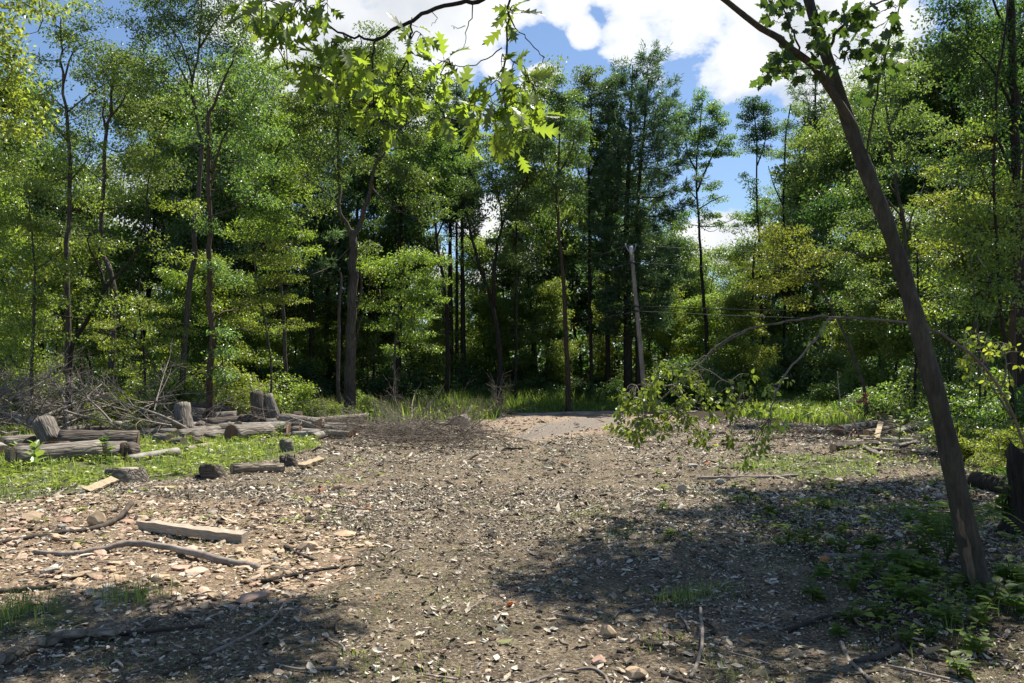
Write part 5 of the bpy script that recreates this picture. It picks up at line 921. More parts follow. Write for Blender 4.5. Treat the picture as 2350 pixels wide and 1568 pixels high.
# ================================================================== logs
def log(p, q, r0, r1, label, bark='bark_log', cut='cut', name='log', ends=(1, 1), knots=0, bend=.0, group=None, cat='log', sides=18):
    p, q = np.asarray(p, float), np.asarray(q, float); L_ = np.linalg.norm(q - p); mid = p
    t = thing(name, label, cat, mid, group)
    X_ = (q - p) / L_; Mx = Vector(X_).to_track_quat('X', 'Z'); t.rotation_mode = 'QUATERNION'; t.rotation_quaternion = Mx
    n = max(6, int(L_ / .12)); tt = np.linspace(0, 1, n)
    P = np.column_stack([tt * L_, bend * np.sin(tt * 3.1) + rs.normal(0, .006, n), bend * .4 * np.sin(tt * 4 + 1) * 0 + np.zeros(n)]); rad = r0 + (r1 - r0) * tt; rad = rad * (1 + rs.normal(0, .02, n))
    mb = MB(); mb.tube(P, rad, sides, cap=True, bump=.05, rs=rs)
    mb.build('bark', M[bark], t)
    for k, (on, xx, r_) in enumerate(((ends[0], -.004, rad[0]), (ends[1], L_ + .004, rad[-1]))):
        if not on: continue
        ang = np.arange(20) / 20 * 2 * math.pi; rr = r_ * .95 * (1 + rs.normal(0, .02, 20)); y0 = P[0 if k == 0 else -1, 1]
        m2 = MB(); m2.add(np.vstack([[[rs.normal(0, .1) * r_, rs.normal(0, .1) * r_, .0]], np.column_stack([np.cos(ang) * rr, np.sin(ang) * rr, np.zeros(20)])]), np.array([[0, 1 + i, 1 + (i + 1) % 20] for i in range(20)]))
        o = m2.build('cut_face', M[cut], t); o.location = (xx, y0, 0); o.rotation_euler = (0, math.pi / 2 if k else -math.pi / 2, 0)
    return t
def flog(X1, Y1, X2, Y2, r, label, dz=0., r2=None, dz2=None, lift=1., **k):
    """log lying on the ground between two photo points (its underside)"""
    r2 = r2 or r; a, b = g3(X1, Y1), g3(X2, Y2); dz2 = dz if dz2 is None else dz2
    return log(a + [0, 0, r * .85 + dz], b + [0, 0, r2 * .85 + dz2], r, r2, label, **k)
def hpt(X, Y):
    d = 22.3 + max(0., 1006 - Y) * .062
    return g3(X, Y) if Y > 1006 else at(X, Y, d)
def hlog(X1, Y1, X2, Y2, r, label, dz=0., r2=None, dz2=None, **k):
    """log resting in the heap: its underside given where the photo shows it, rows behind stand higher"""
    r2 = r2 or r; a, b = hpt(X1, Y1), hpt(X2, Y2)
    return log(a + [0, 0, r * .9], b + [0, 0, r2 * .9], r, r2, label, **k)
def Z1(x, y): return 286.9 + x * .2197, 895 + y * .2197
def Z2(x, y): return x * .2197, 895 + y * .2197
def Z4(x, y): return 1836 + x * .2187, 860.6 + y * .2187
# left group (coordinates read in an enlargement)
flog(*Z2(620, 655), *Z2(1440, 632), .24, 'biggest dark barked log at the left, its right end torn and reddish', r2=.25, bark='bark_logdark', cut='cut_red')
flog(*Z2(110, 862), *Z2(1010, 782), .2, 'long pale furrowed log lying in the grass in front of the red topped stump', r2=.22, bark='bark_log')
flog(*Z2(1030, 770), *Z2(1270, 735), .2, 'short log with dark hollow cut facing us at the end of the long pale log', bark='bark_log', cut='cut_red')
flog(*Z2(1285, 750), *Z2(1380, 735), .19, 'short stubby log piece propped against the hollow cut log', bark='bark_logdark')
flog(*Z2(10, 655), *Z2(345, 632), .16, 'weathered log at the left edge behind the broad leaved weed', bark='bark_log')
flog(*Z2(545, 598), *Z2(640, 560), .17, 'round dark log end peeping out left of the biggest dark log', bark='bark_logdark', cut='cut_red', dz=.05)
a = g3(*Z2(500, 645)); log(a + [.12, 0, .1], a + [-.28, .25, .62], .26, .24, 'short fat furrowed bolt tilted up behind the red topped stump', bark='bark_log')
flog(*Z2(-30, 700), *Z2(30, 740), .15, 'blotched log end cut off by the left edge of the photo', bark='bark_birch')
flog(*Z2(190, 752), *Z2(280, 765), .17, 'dark mossy log lump beside the broad leaved weed', bark='bark_logdark')
flog(*Z2(1325, 785), *Z2(1850, 722), .075, 'thin light grey log lying in the grass, pointing at the bark slab', bark='bark_birch', r2=.09)
hlog(*Z2(1640, 575), *Z2(1770, 590), .13, 'short bolt tilted beside a leafy sprout in the log heap', bark='bark_log', dz=.22, dz2=.0)
hlog(*Z2(1480, 530), *Z2(1830, 530), .13, 'pale log lying behind the tilted short bolt', bark='bark_log')
hlog(*Z2(1800, 600), *Z2(1915, 608), .1, 'pale split log wedge with bare cream side in the grass', bark='bark_log', cut='wood_pale')
hlog(*Z2(1945, 690), *Z2(2220, 610), .07, 'gnarled weathered branch wood lying in front of the log heap', bark='twig', r2=.05, bend=.06)
hlog(*Z2(2000, 590), *Z2(2120, 570), .09, 'curled slab of thick bark lying in the grass by the log heap', bark='bark_logdark')
# heap
a = hpt(*Z1(585, 470)); log(a + [.12, 0, .05], a + [-.12, .3, .86], .27, .23, 'big upright bolt with pale furrowed bark, tilted left in the log heap', bark='bark_log')
a = hpt(*Z1(545, 470)); log(a + [0, -.05, .33], a + [-.5, .9, .05], .155, .15, 'log with pale round end facing us, leaning on the big upright bolt', bark='bark_logdark')
hlog(*Z1(780, 455), *Z1(790, 420), .155, 'log showing a dark round end beside the big upright bolt', bark='bark_logdark', cut='cut_red')
hlog(*Z1(540, 545), *Z1(1000, 470), .13, 'long furrowed log in the heap with pale cut right end', r2=.15, bark='bark_log', cut='wood_pale')
hlog(*Z1(685, 548), *Z1(1075, 515), .12, 'long log at the front edge of the heap, left of the large oval end', bark='bark_log')
hlog(*Z1(1105, 558), *Z1(1510, 520), .24, 'log with large oval rotten cut end at the front of the heap', r2=.2, bark='bark_log', cut='cut_red')
hlog(*Z1(860, 425), *Z1(1210, 395), .19, 'rough log in the middle of the heap behind the straight ash', bark='bark_logdark')
hlog(*Z1(1000, 380), *Z1(1100, 440), .13, 'curved pale limb piece lying over the large oval end log', bark='bark_log', dz=.2, bend=.08)
hlog(*Z1(925, 335), *Z1(1165, 320), .16, 'pale barked log right of the straight ash trunk', bark='bark_log', cut='cut_red')
hlog(*Z1(690, 280), *Z1(860, 300), .17, 'pale split log with brown cut face on top of the heap', bark='bark_log', cut='cut', dz=.12)
hlog(*Z1(640, 310), *Z1(780, 330), .13, 'pale log under the split one at the heap\'s upper left', bark='bark_log', dz=.05)
hlog(*Z1(600, 230), *Z1(800, 215), .15, 'dark log topping the rear of the heap', bark='bark_logdark', dz=.1)
hlog(*Z1(800, 235), *Z1(870, 210), .16, 'reddish round log end at the rear of the heap', bark='bark_logdark', cut='cut_red', dz=.2)
hlog(*Z1(920, 260), *Z1(1100, 262), .16, 'log behind the straight ash with a pinkish round right end', bark='bark_logdark', cut='cut_red', dz=.05)
a = hpt(*Z1(1390, 385)); log(a + [.12, 0, 0], a + [-.12, .1, 1.05], .25, .2, 'left one of two upright weathered bolts standing in the heap', bark='bark_logdark')
a = hpt(*Z1(1520, 375)); log(a + [.16, 0, 0], a + [-.14, .1, .95], .24, .15, 'right one of two upright weathered bolts, tapering like a horn', bark='bark_log')
hlog(*Z1(1650, 395), *Z1(2040, 442), .24, 'thick furrowed log slanting down to the right at the heap\'s right end', dz=.42, dz2=0, r2=.22, bark='bark_log')
hlog(*Z1(1700, 480), *Z1(1490, 480), .17, 'log with pale ringed round end facing us below the slanting thick log', bark='bark_log', dz=.05)
hlog(*Z1(1830, 480), *Z1(1760, 478), .15, 'short log butt right of the ringed round end', bark='bark_log', cut='cut_red')
hlog(*Z1(1480, 420), *Z1(1580, 415), .18, 'short pale log between the upright bolts and slanting log', bark='bark_log')
hlog(*Z1(1210, 375), *Z1(1320, 385), .19, 'chunky brown log butt beneath the left upright bolt', bark='bark_logdark', cut='cut_red')
hlog(*Z1(1200, 440), *Z1(1400, 435), .12, 'thin dark log lying under the upright bolts', bark='bark_logdark')
hlog(*Z1(1390, 445), *Z1(1500, 430), .09, 'small pale split billet under the upright bolts', bark='bark_birch')
hlog(*Z1(1760, 318), *Z1(1840, 318), .15, 'round reddish log end lying alone behind the heap', bark='bark_logdark', cut='cut_red')
hlog(*Z1(1750, 510), *Z1(2150, 490), .1, 'light barked log lying at the right foot of the heap', r2=.11, bark='bark_birch')
hlog(*Z1(1955, 528), *Z1(2060, 500), .1, 'small log with dark round end beside the light barked log', bark='bark_birch', cut='cut_red')
hlog(*Z1(2200, 480), *Z1(2390, 495), .12, 'reddish ended log at the left end of the twig pile', bark='bark_logdark', cut='cut_red')
flog(*Z1(2110, 445), *Z1(2750, 410), .11, 'long thin trunk lying behind the twig pile', r2=.07, bark='bark_log')
flog(*Z1(1115, 905), *Z1(1650, 868), .095, 'crumbling pale log at the edge of the stones', r2=.085, bark='bark_pale', cut='wood_pale', bend=.03)
flog(1290, 988, 1355, 976, .09, 'light log beside the torn stump at the far end of the twig pile', bark='bark_birch') if False else None
flog(1001, 977, 1078, 971, .07, 'light grey limb lying beside the root clump right of the twig pile', r2=.08, bark='bark_birch')
# brush-side trunks
hlog(*Z2(140, 330), *Z2(530, 430), .17, 'pale blotched log raised in the brush heap, round cut end facing us', r2=.11, bark='bark_birch', dz=.45, dz2=.1)
hlog(*Z2(560, 490), *Z2(990, 390), .12, 'grey trunk lying through the brush heap beneath the leaning cherry', r2=.07, bark='bark_log', dz=.05)
hlog(*Z2(690, 330), *Z2(1060, 150), .09, 'bare grey bough rising right from the foot of the leaning cherry', r2=.04, bark='twig', dz=.1, dz2=.75, bend=.1)
hlog(*Z2(330, 330), *Z2(680, 310), .06, 'thin straight pole lying in the brush heap beside the pale blotched log', bark='twig', dz=.25)
for i in range(44):
    X, Y = rs.uniform(290, 740), rs.uniform(945, 999); p = hpt(X, Y); a_ = rs.choice([0, 3.14]) + rs.normal(0, .6); ln = rs.uniform(.8, 2.6); r_ = rs.uniform(.05, .17)
    q_ = p + [math.cos(a_) * ln, math.sin(a_) * ln, rs.normal(0, .12)]; p[2] = max(p[2] * .7, Gf(p[0], p[1])); q_[2] = max(q_[2] * .7, Gf(q_[0], q_[1]))
    log(p + [0, 0, r_ * .8], q_ + [0, 0, r_ * .8], r_, r_ * rs.uniform(.8, 1.1), 'grey brown log jumbled among others in the heap at the left', bark=['bark_log', 'bark_log', 'bark_logdark', 'bark_pale', 'bark_birch'][i % 5], cut=['cut', 'cut_red'][i % 2], group='logs jumbled in the heap')
for i in range(30):
    X, Y = rs.uniform(370, 770), rs.uniform(984, 1016); p = hpt(X, Y); a_ = rs.uniform(0, 6.28); ln = rs.uniform(.25, .6); r_ = rs.uniform(.04, .085); p[2] = max(p[2] * .6, Gf(p[0], p[1]))
    log(p + [0, 0, r_], p + [math.cos(a_) * ln, math.sin(a_) * ln, r_ + rs.normal(0, .06)], r_, r_ * rs.uniform(.8, 1.1), 'short billet of firewood strewn along the front of the log heap', bark=['bark_pale', 'bark_log', 'wood_pale', 'bark_logdark'][i % 4], cut=['cut', 'wood_pale'][i % 2], name='billet', cat='billet', group='billets along the log heap', sides=10)
RW = 'pale weathered log in the small woodpile left of the leaning maple'
for zx, zy, dx, dy, r_, bk in ((900, 600, 260, -40, .11, 'bark_log'), (700, 690, 300, -50, .09, 'bark_pale'), (1000, 690, 230, -60, .08, 'bark_birch'), (560, 720, 220, 20, .06, 'bark_pale'), (1150, 590, 200, -30, .12, 'bark_log'), (860, 760, 330, 10, .06, 'bark_birch'), (480, 800, 260, -40, .05, 'bark_pale'), (1020, 830, 200, -50, .05, 'bark_log'), (760, 860, 300, 20, .045, 'bark_pale'), (930, 540, 240, -70, .12, 'bark_birch')):
    flog(*Z4(zx, zy), *Z4(zx + dx, zy + dy), r_, RW, dz=.06 if zy < 700 else 0, bark=bk, cut='cut', group='logs of the right woodpile')
# right group
flog(*Z4(850, 525), *Z4(1250, 470), .24, 'thick furrowed pale log at the right behind the dead twig', r2=.27, bark='bark_log', cut='cut')
flog(*Z4(405, 665), *Z4(800, 600), .16, 'furrowed log lying left of the thick one, front end dark', r2=.15, bark='bark_log', cut='cut_red')
flog(*Z4(345, 850), *Z4(800, 800), .085, 'slim brown log with the dead twig standing over it', r2=.08, bark='bark_logdark')
flog(*Z4(1390, 560), *Z4(1700, 560), .17, 'dark log half hidden behind the leaning maple', bark='bark_logdark', cut='cut_red')
flog(*Z4(680, 850), *Z4(870, 925), .06, 'short weathered bark slab in front of the slim brown log', bark='bark_log')
flog(*Z4(1850, 1260), *Z4(2400, 1400), .13, 'dark shaded log lying behind the foot of the leaning maple', bark='bark_dark', cut='cut_red')
# stumps
def stump(pos, r, h, label, bark='bark_logdark', cut='cut', jag=.0, flare=.35):
    pos = np.asarray(pos, float); t = thing('stump', label, 'stump', pos); n, sd = 9, 22; tt = np.linspace(0, 1, n)
    P = np.column_stack([.02 * np.sin(tt * 5), .02 * np.cos(tt * 4), -.05 + tt * (h + .05)]); rad = r * (1 + flare * np.exp(-tt * 4))
    mb = MB(); mb.tube(P, rad, sd, bump=.1, rs=rs)
    if jag:
        v = mb.v[0]; top = v[:, 2] > h - .01; v[top, 2] += np.repeat(rs.uniform(-jag, jag, 1), top.sum()) * 0 + rs.uniform(-jag, jag, top.sum())
    mb.build('bark', M[bark], t)
    if not jag:
        ang = np.arange(22) / 22 * 2 * math.pi; rr = r * .96 * (1 + rs.normal(0, .02, 22)); m2 = MB()
        m2.add(np.vstack([[[0, 0, 0]], np.column_stack([np.cos(ang) * rr + P[-1, 0], np.sin(ang) * rr + P[-1, 1], rs.normal(0, .004, 22)])]), np.array([[0, 1 + i, 1 + (i + 1) % 22] for i in range(22)])); m2.build('cut_face', M[cut], t, (0, 0, h + .006))
    return t
stump(g3(*Z2(605, 700)), .27, .24, 'broad stump with red brown top between the long pale log and biggest dark log', cut='cut_red')
stump(g3(*Z2(1300, 975)), .27, .19, 'low weathered flat topped stump in the creeping plants at the left', bark='bark_log', cut='wood_grey', flare=.5)
stump(g3(*Z2(2210, 935)), .17, .17, 'small dark rotten stump at the edge of the grass', jag=.05, bark='bark_logdark', flare=.7)
stump(g3(*Z1(1690, 665)), .14, .22, 'small splintered stump in the grass before the log heap', jag=.06, bark='bark_log')
stump(g3(*Z1(1700, 790)), .14, .15, 'torn dark root stump behind the pale broken board', jag=.09, bark='bark_logdark', flare=.8)
stump(g3(1055, 975), .42, .28, 'matted grey stump of roots at the far right end of the twig pile', jag=.1, bark='twig')
b_ = np.array([5.6, 8.4, Gf(5.6, 8.4)]); stump(b_, .27, .9, 'tall dark stump at the right edge with leaves sprouting before it', bark='bark_dark', jag=.12, flare=.5)
# ================================================================== brush: individual bare branches
def branch_mesh(seed, L_, r0, nsub=9, depth=2, flat=.5, curve=.25):
    q = np.random.default_rng(seed); mb = MB()
    def go(p, d, ln, r, lev):
        n = 7; P = [p]; c = q.normal(0, curve / n, 3) * 1.5
        for i in range(n - 1):
            d = d + c + q.normal(0, curve / n, 3); d = d / np.linalg.norm(d); P.append(P[-1] + d * ln / (n - 1))
        mb.tube(P, np.linspace(r, max(.0022, r * .25), n), 6 if lev == 0 else 4 if lev == 1 else 3, lev == 0)
        if lev < depth:
            for _ in range(nsub if lev == 0 else max(2, nsub // 2)):
                i = q.integers(1, n); dd = d * .8 + q.normal(0, .75, 3) * [1, 1, flat]; go(P[i], dd / np.linalg.norm(dd), ln * q.uniform(.25, .55), r * (.55 - .05 * i) + .001, lev + 1)
    go(np.zeros(3), np.array([1., 0, 0]), L_, r0, 0); return mb
def brush(items, label, group, meshes, mat, cat='branch', name='bare_branch'):
    ms_ = [m_.mesh(name, M[mat]) for m_ in meshes]
    for x, y, dz, rz, ry, rx_, s in items:
        o = link(name, ms_[rs.integers(len(ms_))], None, (x, y, Gf(x, y) + dz)); o.rotation_euler = (rx_, ry, rz); o.scale = (s, s, s); tag(o, label, cat, group)
it = []
for i in range(74):
    X = rs.uniform(-120, 440); d = rs.uniform(21.5, 28.5); x = (X - CX) / F * d; hmax = np.interp(X, [-120, 60, 250, 440], [1.9, 1.7, 1.1, .35])
    it.append((x, d, rs.uniform(.02, .75) * hmax, rs.uniform(0, 6.28), rs.normal(-.12, .32), rs.uniform(0, 6.28), rs.uniform(.7, 1.25)))
for i in range(16):
    X = rs.uniform(-60, 300); d = rs.uniform(23, 27); x = (X - CX) / F * d
    it.append((x, d, .2, rs.uniform(0, 6.28), rs.uniform(-1.25, -.6), rs.uniform(0, 6.28), rs.uniform(.6, 1.0)))
brush(it, 'bare grey branch tangled in the big brush heap at the left', 'branches of the left brush heap', [branch_mesh(400 + i, 2.4, [.028, .05, .02, .035, .024, .06, .03][i], 8, 2) for i in range(7)], 'twig')
it = []
for i in range(22):
    X = rs.uniform(300, 800); p = hpt(X, rs.uniform(965, 1003)); it.append((p[0], p[1], rs.uniform(.05, .5), rs.choice([0, 3.14]) + rs.normal(0, .6), rs.normal(-.1, .2), rs.uniform(0, 6.28), rs.uniform(.5, .9)))
brush(it, 'thin grey branch lying across the log heap', 'branches strewn over the log heap', [branch_mesh(460 + i, 2.2, .024, 6, 2, .4) for i in range(4)], 'twig')
it = []
for i in range(16):
    x, y = gp(*Z4(rs.uniform(450, 1350), rs.uniform(560, 880))); it.append((x, y, rs.uniform(.03, .25), rs.uniform(0, 6.28), rs.normal(-.15, .2), rs.uniform(0, 6.28), rs.uniform(.4, .75)))
brush(it, 'pale dead branch lying about the small woodpile on the right', 'dead branches about the right woodpile', [branch_mesh(470 + i, 2.0, .02, 6, 2, .4) for i in range(4)], 'twig')
it = []
for i in range(95):
    X = 850 + 250 * (rs.beta(2, 2) * 1.15 - .05); Yc = 1012 + rs.normal(0, 10); x, y = gp(X, min(1040, max(990, Yc))); hm = .42 * (1 - ((X - 970) / 190) ** 2)
    it.append((x, y, max(.02, rs.uniform(.05, 1) * hm), rs.choice([0, 3.14]) + rs.normal(0, .55), rs.normal(-.02, .13), rs.uniform(0, 6.28), rs.uniform(.55, 1.05)))
for X, Y, rz, ry, s in ((955, 985, 1.2, -1.1, .8), (975, 990, 2.2, -.9, .7), (940, 990, .5, -1.0, .6), (1020, 1010, .3, -.7, .55), (900, 1000, 2.8, -.4, .7), (1045, 1005, -.2, -.5, .6)):
    x, y = gp(X, Y); it.append((x, y, .1, rz, ry, 0, s))
brush(it, 'thin leafless branch in the low twig pile beside the track', 'branches of the low twig pile', [branch_mesh(430 + i, 1.9, .018, 10, 2, .4) for i in range(7)], 'twig_mid')
# ================================================================== boards, sticks and dead twigs
def stick(pts, r0, r1, label, mat='twig_dark', dz=.0, name='stick', cat='stick', n=18, sides=8):
    Q = np.array([g3(p[0], p[1], (p[2] if len(p) > 2 else 0) + r0 * .7 + dz) for p in pts]); b = Q[0].copy()
    S_ = smooth_path(Q, n); S_[1:-1] += rs.normal(0, r0 * .15, (n - 2, 3)); mb = MB(); mb.tube(S_ - b, np.linspace(r0, r1, n) * (1 + .05 * np.sin(np.arange(n) * .9 + rs.uniform(0, 6)) + rs.normal(0, .02, n)), sides, bump=.08, rs=rs)
    o = mb.build(name, M[mat], None, b); return tag(o, label, cat)
stick([(-40, 1262), (60, 1248), (120, 1241), (190, 1234), (240, 1223, .02), (275, 1207, .05), (300, 1190, .1)], .022, .03, 'dark curved stick below the square rock, its right end lifted', n=24)
stick([(78, 1279), (160, 1282), (230, 1276, .02), (290, 1270, .05), (360, 1276, .05), (430, 1280, .04), (510, 1292, .02), (590, 1310)], .022, .036, 'long brown crooked branch lying across the pale stones', n=26, mat='twig')
stick([(-20, 1368), (60, 1362), (130, 1356)], .025, .018, 'short dark stick at the left edge above the shaded grass')
stick([(-30, 1552), (60, 1512), (120, 1494), (190, 1484), (270, 1488)], .045, .03, 'thick pale weathered branch in the bottom left corner', mat='bark_pale', n=24)
stick([(270, 1480), (380, 1474), (470, 1462)], .016, .01, 'dark stick end continuing from the thick pale branch')
stick([(375, 1425), (400, 1395), (430, 1350)], .01, .006, 'thin upright bent twig before the grass tuft at the lower left', dz=.0)
stick([(480, 1520), (560, 1478), (620, 1440), (650, 1400)], .013, .008, 'light bent stick in the lower left shade', mat='twig')
stick([(655, 1250), (680, 1270), (720, 1290)], .022, .016, 'stubby black stick lying on the stones near the middle left', mat='bark_dark')
stick([(600, 1340), (720, 1312), (830, 1300)], .02, .012, 'dark decayed stick lying in the dark chips', mat='bark_dark')
stick([(1170, 1572), (1265, 1547), (1350, 1535), (1385, 1550), (1400, 1575)], .009, .008, 'thin arched stick at the bottom edge centre', mat='twig')
stick([(1608, 1422, .1), (1612, 1480, .05), (1600, 1520), (1585, 1552)], .010, .012, 'grey bent stick standing upright near the bottom right', mat='twig')
stick([(1520, 1548), (1560, 1560), (1590, 1568)], .016, .012, 'dark stub of wood at the foot of the grey bent stick', mat='twig_dark')
stick([(1600, 1096), (1680, 1099), (1760, 1101), (1832, 1101)], .022, .02, 'straight pale pole lying across the track on the right', mat='bark_birch')
stick([(1680, 1436), (1740, 1424), (1790, 1406)], .012, .008, 'light stick lying in the shade near the bottom right', mat='twig')
stick([(1805, 1430), (1890, 1407), (1950, 1412), (2060, 1418)], .018, .012, 'dark crooked stick lying in front of the weeds', mat='twig_dark')
stick([(2060, 1772 - 320), (2058, 1480), (2020, 1500), (1960, 1512)], .02, .016, 'rough dark branch in the lower right shade', mat='twig_dark')
stick([(1930, 1460), (1945, 1500), (1970, 1530), (2000, 1560)], .013, .011, 'slender pale stick near the bottom right corner', mat='twig')
stick([(1890, 1281), (1990, 1276), (2060, 1268), (2130, 1258)], .025, .03, 'old branch with pale broken tip among the shaded weeds', mat='twig')
stick([(1840, 1185), (1900, 1195), (1960, 1205), (2000, 1195)], .011, .008, 'thin light twig lying in the shade below the grassy strip', mat='twig')
stick([(2200, 1180), (2260, 1210), (2330, 1240), (2380, 1290)], .012, .009, 'thin pale branch behind the foot of the leaning maple', mat='twig')
stick([(2180, 1108), (2270, 1100), (2350, 1080)], .016, .01, 'pale stick behind the leaning maple near the tall dark stump', mat='twig')
stick([(240, 1112), (350, 1098), (420, 1088), (450, 1078)], .022, .014, 'long grey stick in front of the flat topped stump', mat='twig')
stick([(120, 1160), (165, 1130), (200, 1110), (270, 1105)], .02, .016, 'bleached stick beside the pale board at the left', mat='twig')
stick([(1003, 974), (975, 962, .15), (950, 950, .4), (929, 945, .55)], .035, .03, 'bare pale limb sticking up out of the twig pile, leaning left', mat='twig')
stick([(948, 975), (945, 972, .6), (952, 970, 1.1), (966, 970, 1.5)], .02, .008, 'thin upright twig rising above the twig pile before the tall grass', mat='twig')
stick([(450, 1003), (520, 990), (590, 985)], .02, .012, 'dark stick at the right foot of the log heap', mat='twig_dark')
stick([(1138, 1030), (1170, 1031), (1200, 1034)], .03, .02, 'short dark stick lying right of the twig pile', mat='bark_dark')
stick([(690, 1150), (770, 1160), (850, 1165)], .012, .01, 'thin stick among the stones at the middle left', mat='twig')
for i in range(60):
    X, Y = rs.uniform(-50, 2350), 1030 + 530 * rs.random() ** .8; L_ = rs.uniform(.15, .5); a = rs.uniform(0, 3.14); x, y = gp(X, Y)
    if zone('green', x, y): continue
    P = [np.array([x + math.cos(a) * L_ * t, y + math.sin(a) * L_ * t, 0]) for t in (-.5, 0, .5)]
    P[1][:2] += rs.normal(0, .05, 2); P = np.array(P); P[:, 2] = G(P[:, 0], P[:, 1]) + .012; b = P[1].copy(); mb = MB(); r = rs.uniform(.004, .009) * (1 + y / 16); mb.tube(smooth_path(P, 7) - b, np.linspace(r, r * .6, 7), 5)
    tag(mb.build('twig', M[['twig', 'twig_dark'][i % 2]], None, b), 'small loose twig lying on the trodden ground', 'twig', 'loose twigs on the trodden ground')
def board(p, q, wd, th, label, mat, tilt=0., name='board', cat='board'):
    p, q = np.asarray(p, float), np.asarray(q, float); L_ = np.linalg.norm(q - p); n = 14; tt = np.linspace(0, 1, n); mb = MB(); V = []
    for i, t in enumerate(tt):
        e = rs.normal(0, .006, 8); x = t * L_ + (rs.normal(0, .0) if 0 < i < n - 1 else 0)
        V += [(x + (rs.normal(0, .02) if i in (0, n - 1) else 0), sy * wd / 2 + e[j], sz * th / 2 + e[j + 4]) for j, (sy, sz) in enumerate(((-1, -1), (1, -1), (1, 1), (-1, 1)))]
    b_ = np.arange(n - 1)[:, None] * 4; j_ = np.arange(4)[None]; jn = (j_ + 1) % 4
    mb.add(V, [np.stack([b_ + j_, b_ + jn, b_ + 4 + jn, b_ + 4 + j_], -1).reshape(-1, 4), np.array([[3, 2, 1, 0], [4 * n - 4, 4 * n - 3, 4 * n - 2, 4 * n - 1]])])
    o = mb.build(name, M[mat], None, p); o.rotation_mode = 'QUATERNION'; o.rotation_quaternion = Vector((q - p) / L_).to_track_quat('X', 'Z') @ Matrix.Rotation(tilt, 4, 'X').to_quaternion(); return tag(o, label, cat)
board(g3(330, 1224, .05), g3(562, 1240, .05), .15, .085, 'thick weathered timber lying on the stones at the left', 'wood_grey', name='timber', cat='timber')
board(g3(198, 1148, .04), g3(262, 1124, .08), .13, .03, 'pale yellow split board in front of the flat topped stump', 'wood_pale', .35)
board(g3(*Z1(1840, 838), .06), g3(*Z1(2060, 775), .1), .14, .06, 'pale broken board at the right end of the crumbling log', 'wood_pale', .2)
board(g3(*Z4(800, 740), .02), g3(*Z4(850, 665), .28), .13, .1, 'pale sawn block propped up at the end of the slim brown log', 'wood_pale', .2, 'wood_block', 'block')
board(g3(*Z4(690, 775), .08), g3(*Z4(780, 770), .08), .16, .1, 'pale sawn block lying flat behind the slim brown log', 'wood_pale', 0, 'wood_block', 'block')
board(g3(*Z2(1610, 1050), .02), g3(*Z2(1880, 1045), .02), .15, .03, 'flat pale splinter of wood lying on the stones below the creepers', 'wood_pale', .05, 'wood_splinter', 'splinter')
# dead twig with withered leaves over the slim log
tw = thing('dead_twig', 'bare forked twig with withered red brown leaves standing over the slim brown log', 'branch', g3(*Z4(640, 770)))
mb, cb = MB(), MB(); base = np.array(tw.location); d_ = base[1]
for pts, w0, w1 in (([(640, 770), (620, 650), (590, 560), (570, 490), (490, 410), (420, 350), (410, 300), (420, 230), (405, 150), (400, 60), (395, -30)], 18, 8), ([(425, 345), (480, 300), (550, 265)], 9, 6), ([(408, 150), (360, 125), (320, 90)], 7, 4), ([(600, 520), (640, 500)], 6, 4), ([(545, 760), (540, 690), (545, 600), (555, 520)], 14, 8), ([(590, 770), (480, 745), (420, 735), (400, 690)], 12, 7)):
    Q = np.array([at(*Z4(*p), d_ + rs.normal(0, .05)) for p in pts]); mb.tube(smooth_path(Q, 16) - base, np.linspace(w0, w1, 16) * .2187 / F * d_ / 2, 6)
mb.build('stem', M['twig'], tw)
hang_leaves(cb, [at(*Z4(x, y), d_ - .05) for x, y in ((590, 600), (560, 560), (530, 610), (600, 640), (570, 650), (550, 590))], 4, .05, .09, rs, MAPL, base, droop=1.2, aspect=.6)
cb.build('withered_leaves', M['dead_leaf'], tw)
tw = thing('fallen_dead_branch', 'long thin dead branch with red brown leaf bunch, slanting behind the forked twig', 'branch', g3(*Z4(1310, 705)))
mb, cb = MB(), MB(); base = np.array(tw.location); Q = np.array([at(*Z4(*p), base[1] + dd) for p, dd in (((1310, 705), 0), ((1180, 600), .1), ((1050, 520), .2), ((930, 510), .25), ((820, 420), .3), ((720, 330), .3), ((620, 275), .3), ((470, 215), .3))])
mb.tube(smooth_path(Q, 24) - base, np.linspace(.012, .006, 24), 6); mb.build('stem', M['twig'], tw)
hang_leaves(cb, [at(*Z4(x, y), base[1] + .3) for x, y in ((640, 250), (670, 230), (620, 280), (690, 260), (650, 270), (690, 210))], 6, .07, .1, rs, MAPL, base, droop=1.0, aspect=.6); cb.build('withered_leaves', M['dead_leaf'], tw)
# bent bare stem in the left wood
tw = thing('arched_bare_stem', 'thin bare stem arched over in front of the left wood, top bent leftward', 'sapling', g3(383, 985)); base = np.array(tw.location); mb = MB()
Q = np.array([base] + [at(X, Y, base[1] + dd) for X, Y, dd in ((378, 905, 0), (368, 870, 0), (353, 843, .1), (333, 803, .2), (305, 778, .3), (280, 766, .4), (233, 755, .5), (160, 760, .6), (83, 763, .7))]); mb.tube(smooth_path(Q, 26) - base, np.linspace(.035, .01, 26), 7)
Q = np.array([at(X, Y, base[1] + .2) for X, Y in ((345, 825), (320, 795), (290, 782))]); mb.tube(smooth_path(Q, 8) - base, np.linspace(.014, .008, 8), 5); mb.build('stem', M['bark_brown'], tw)
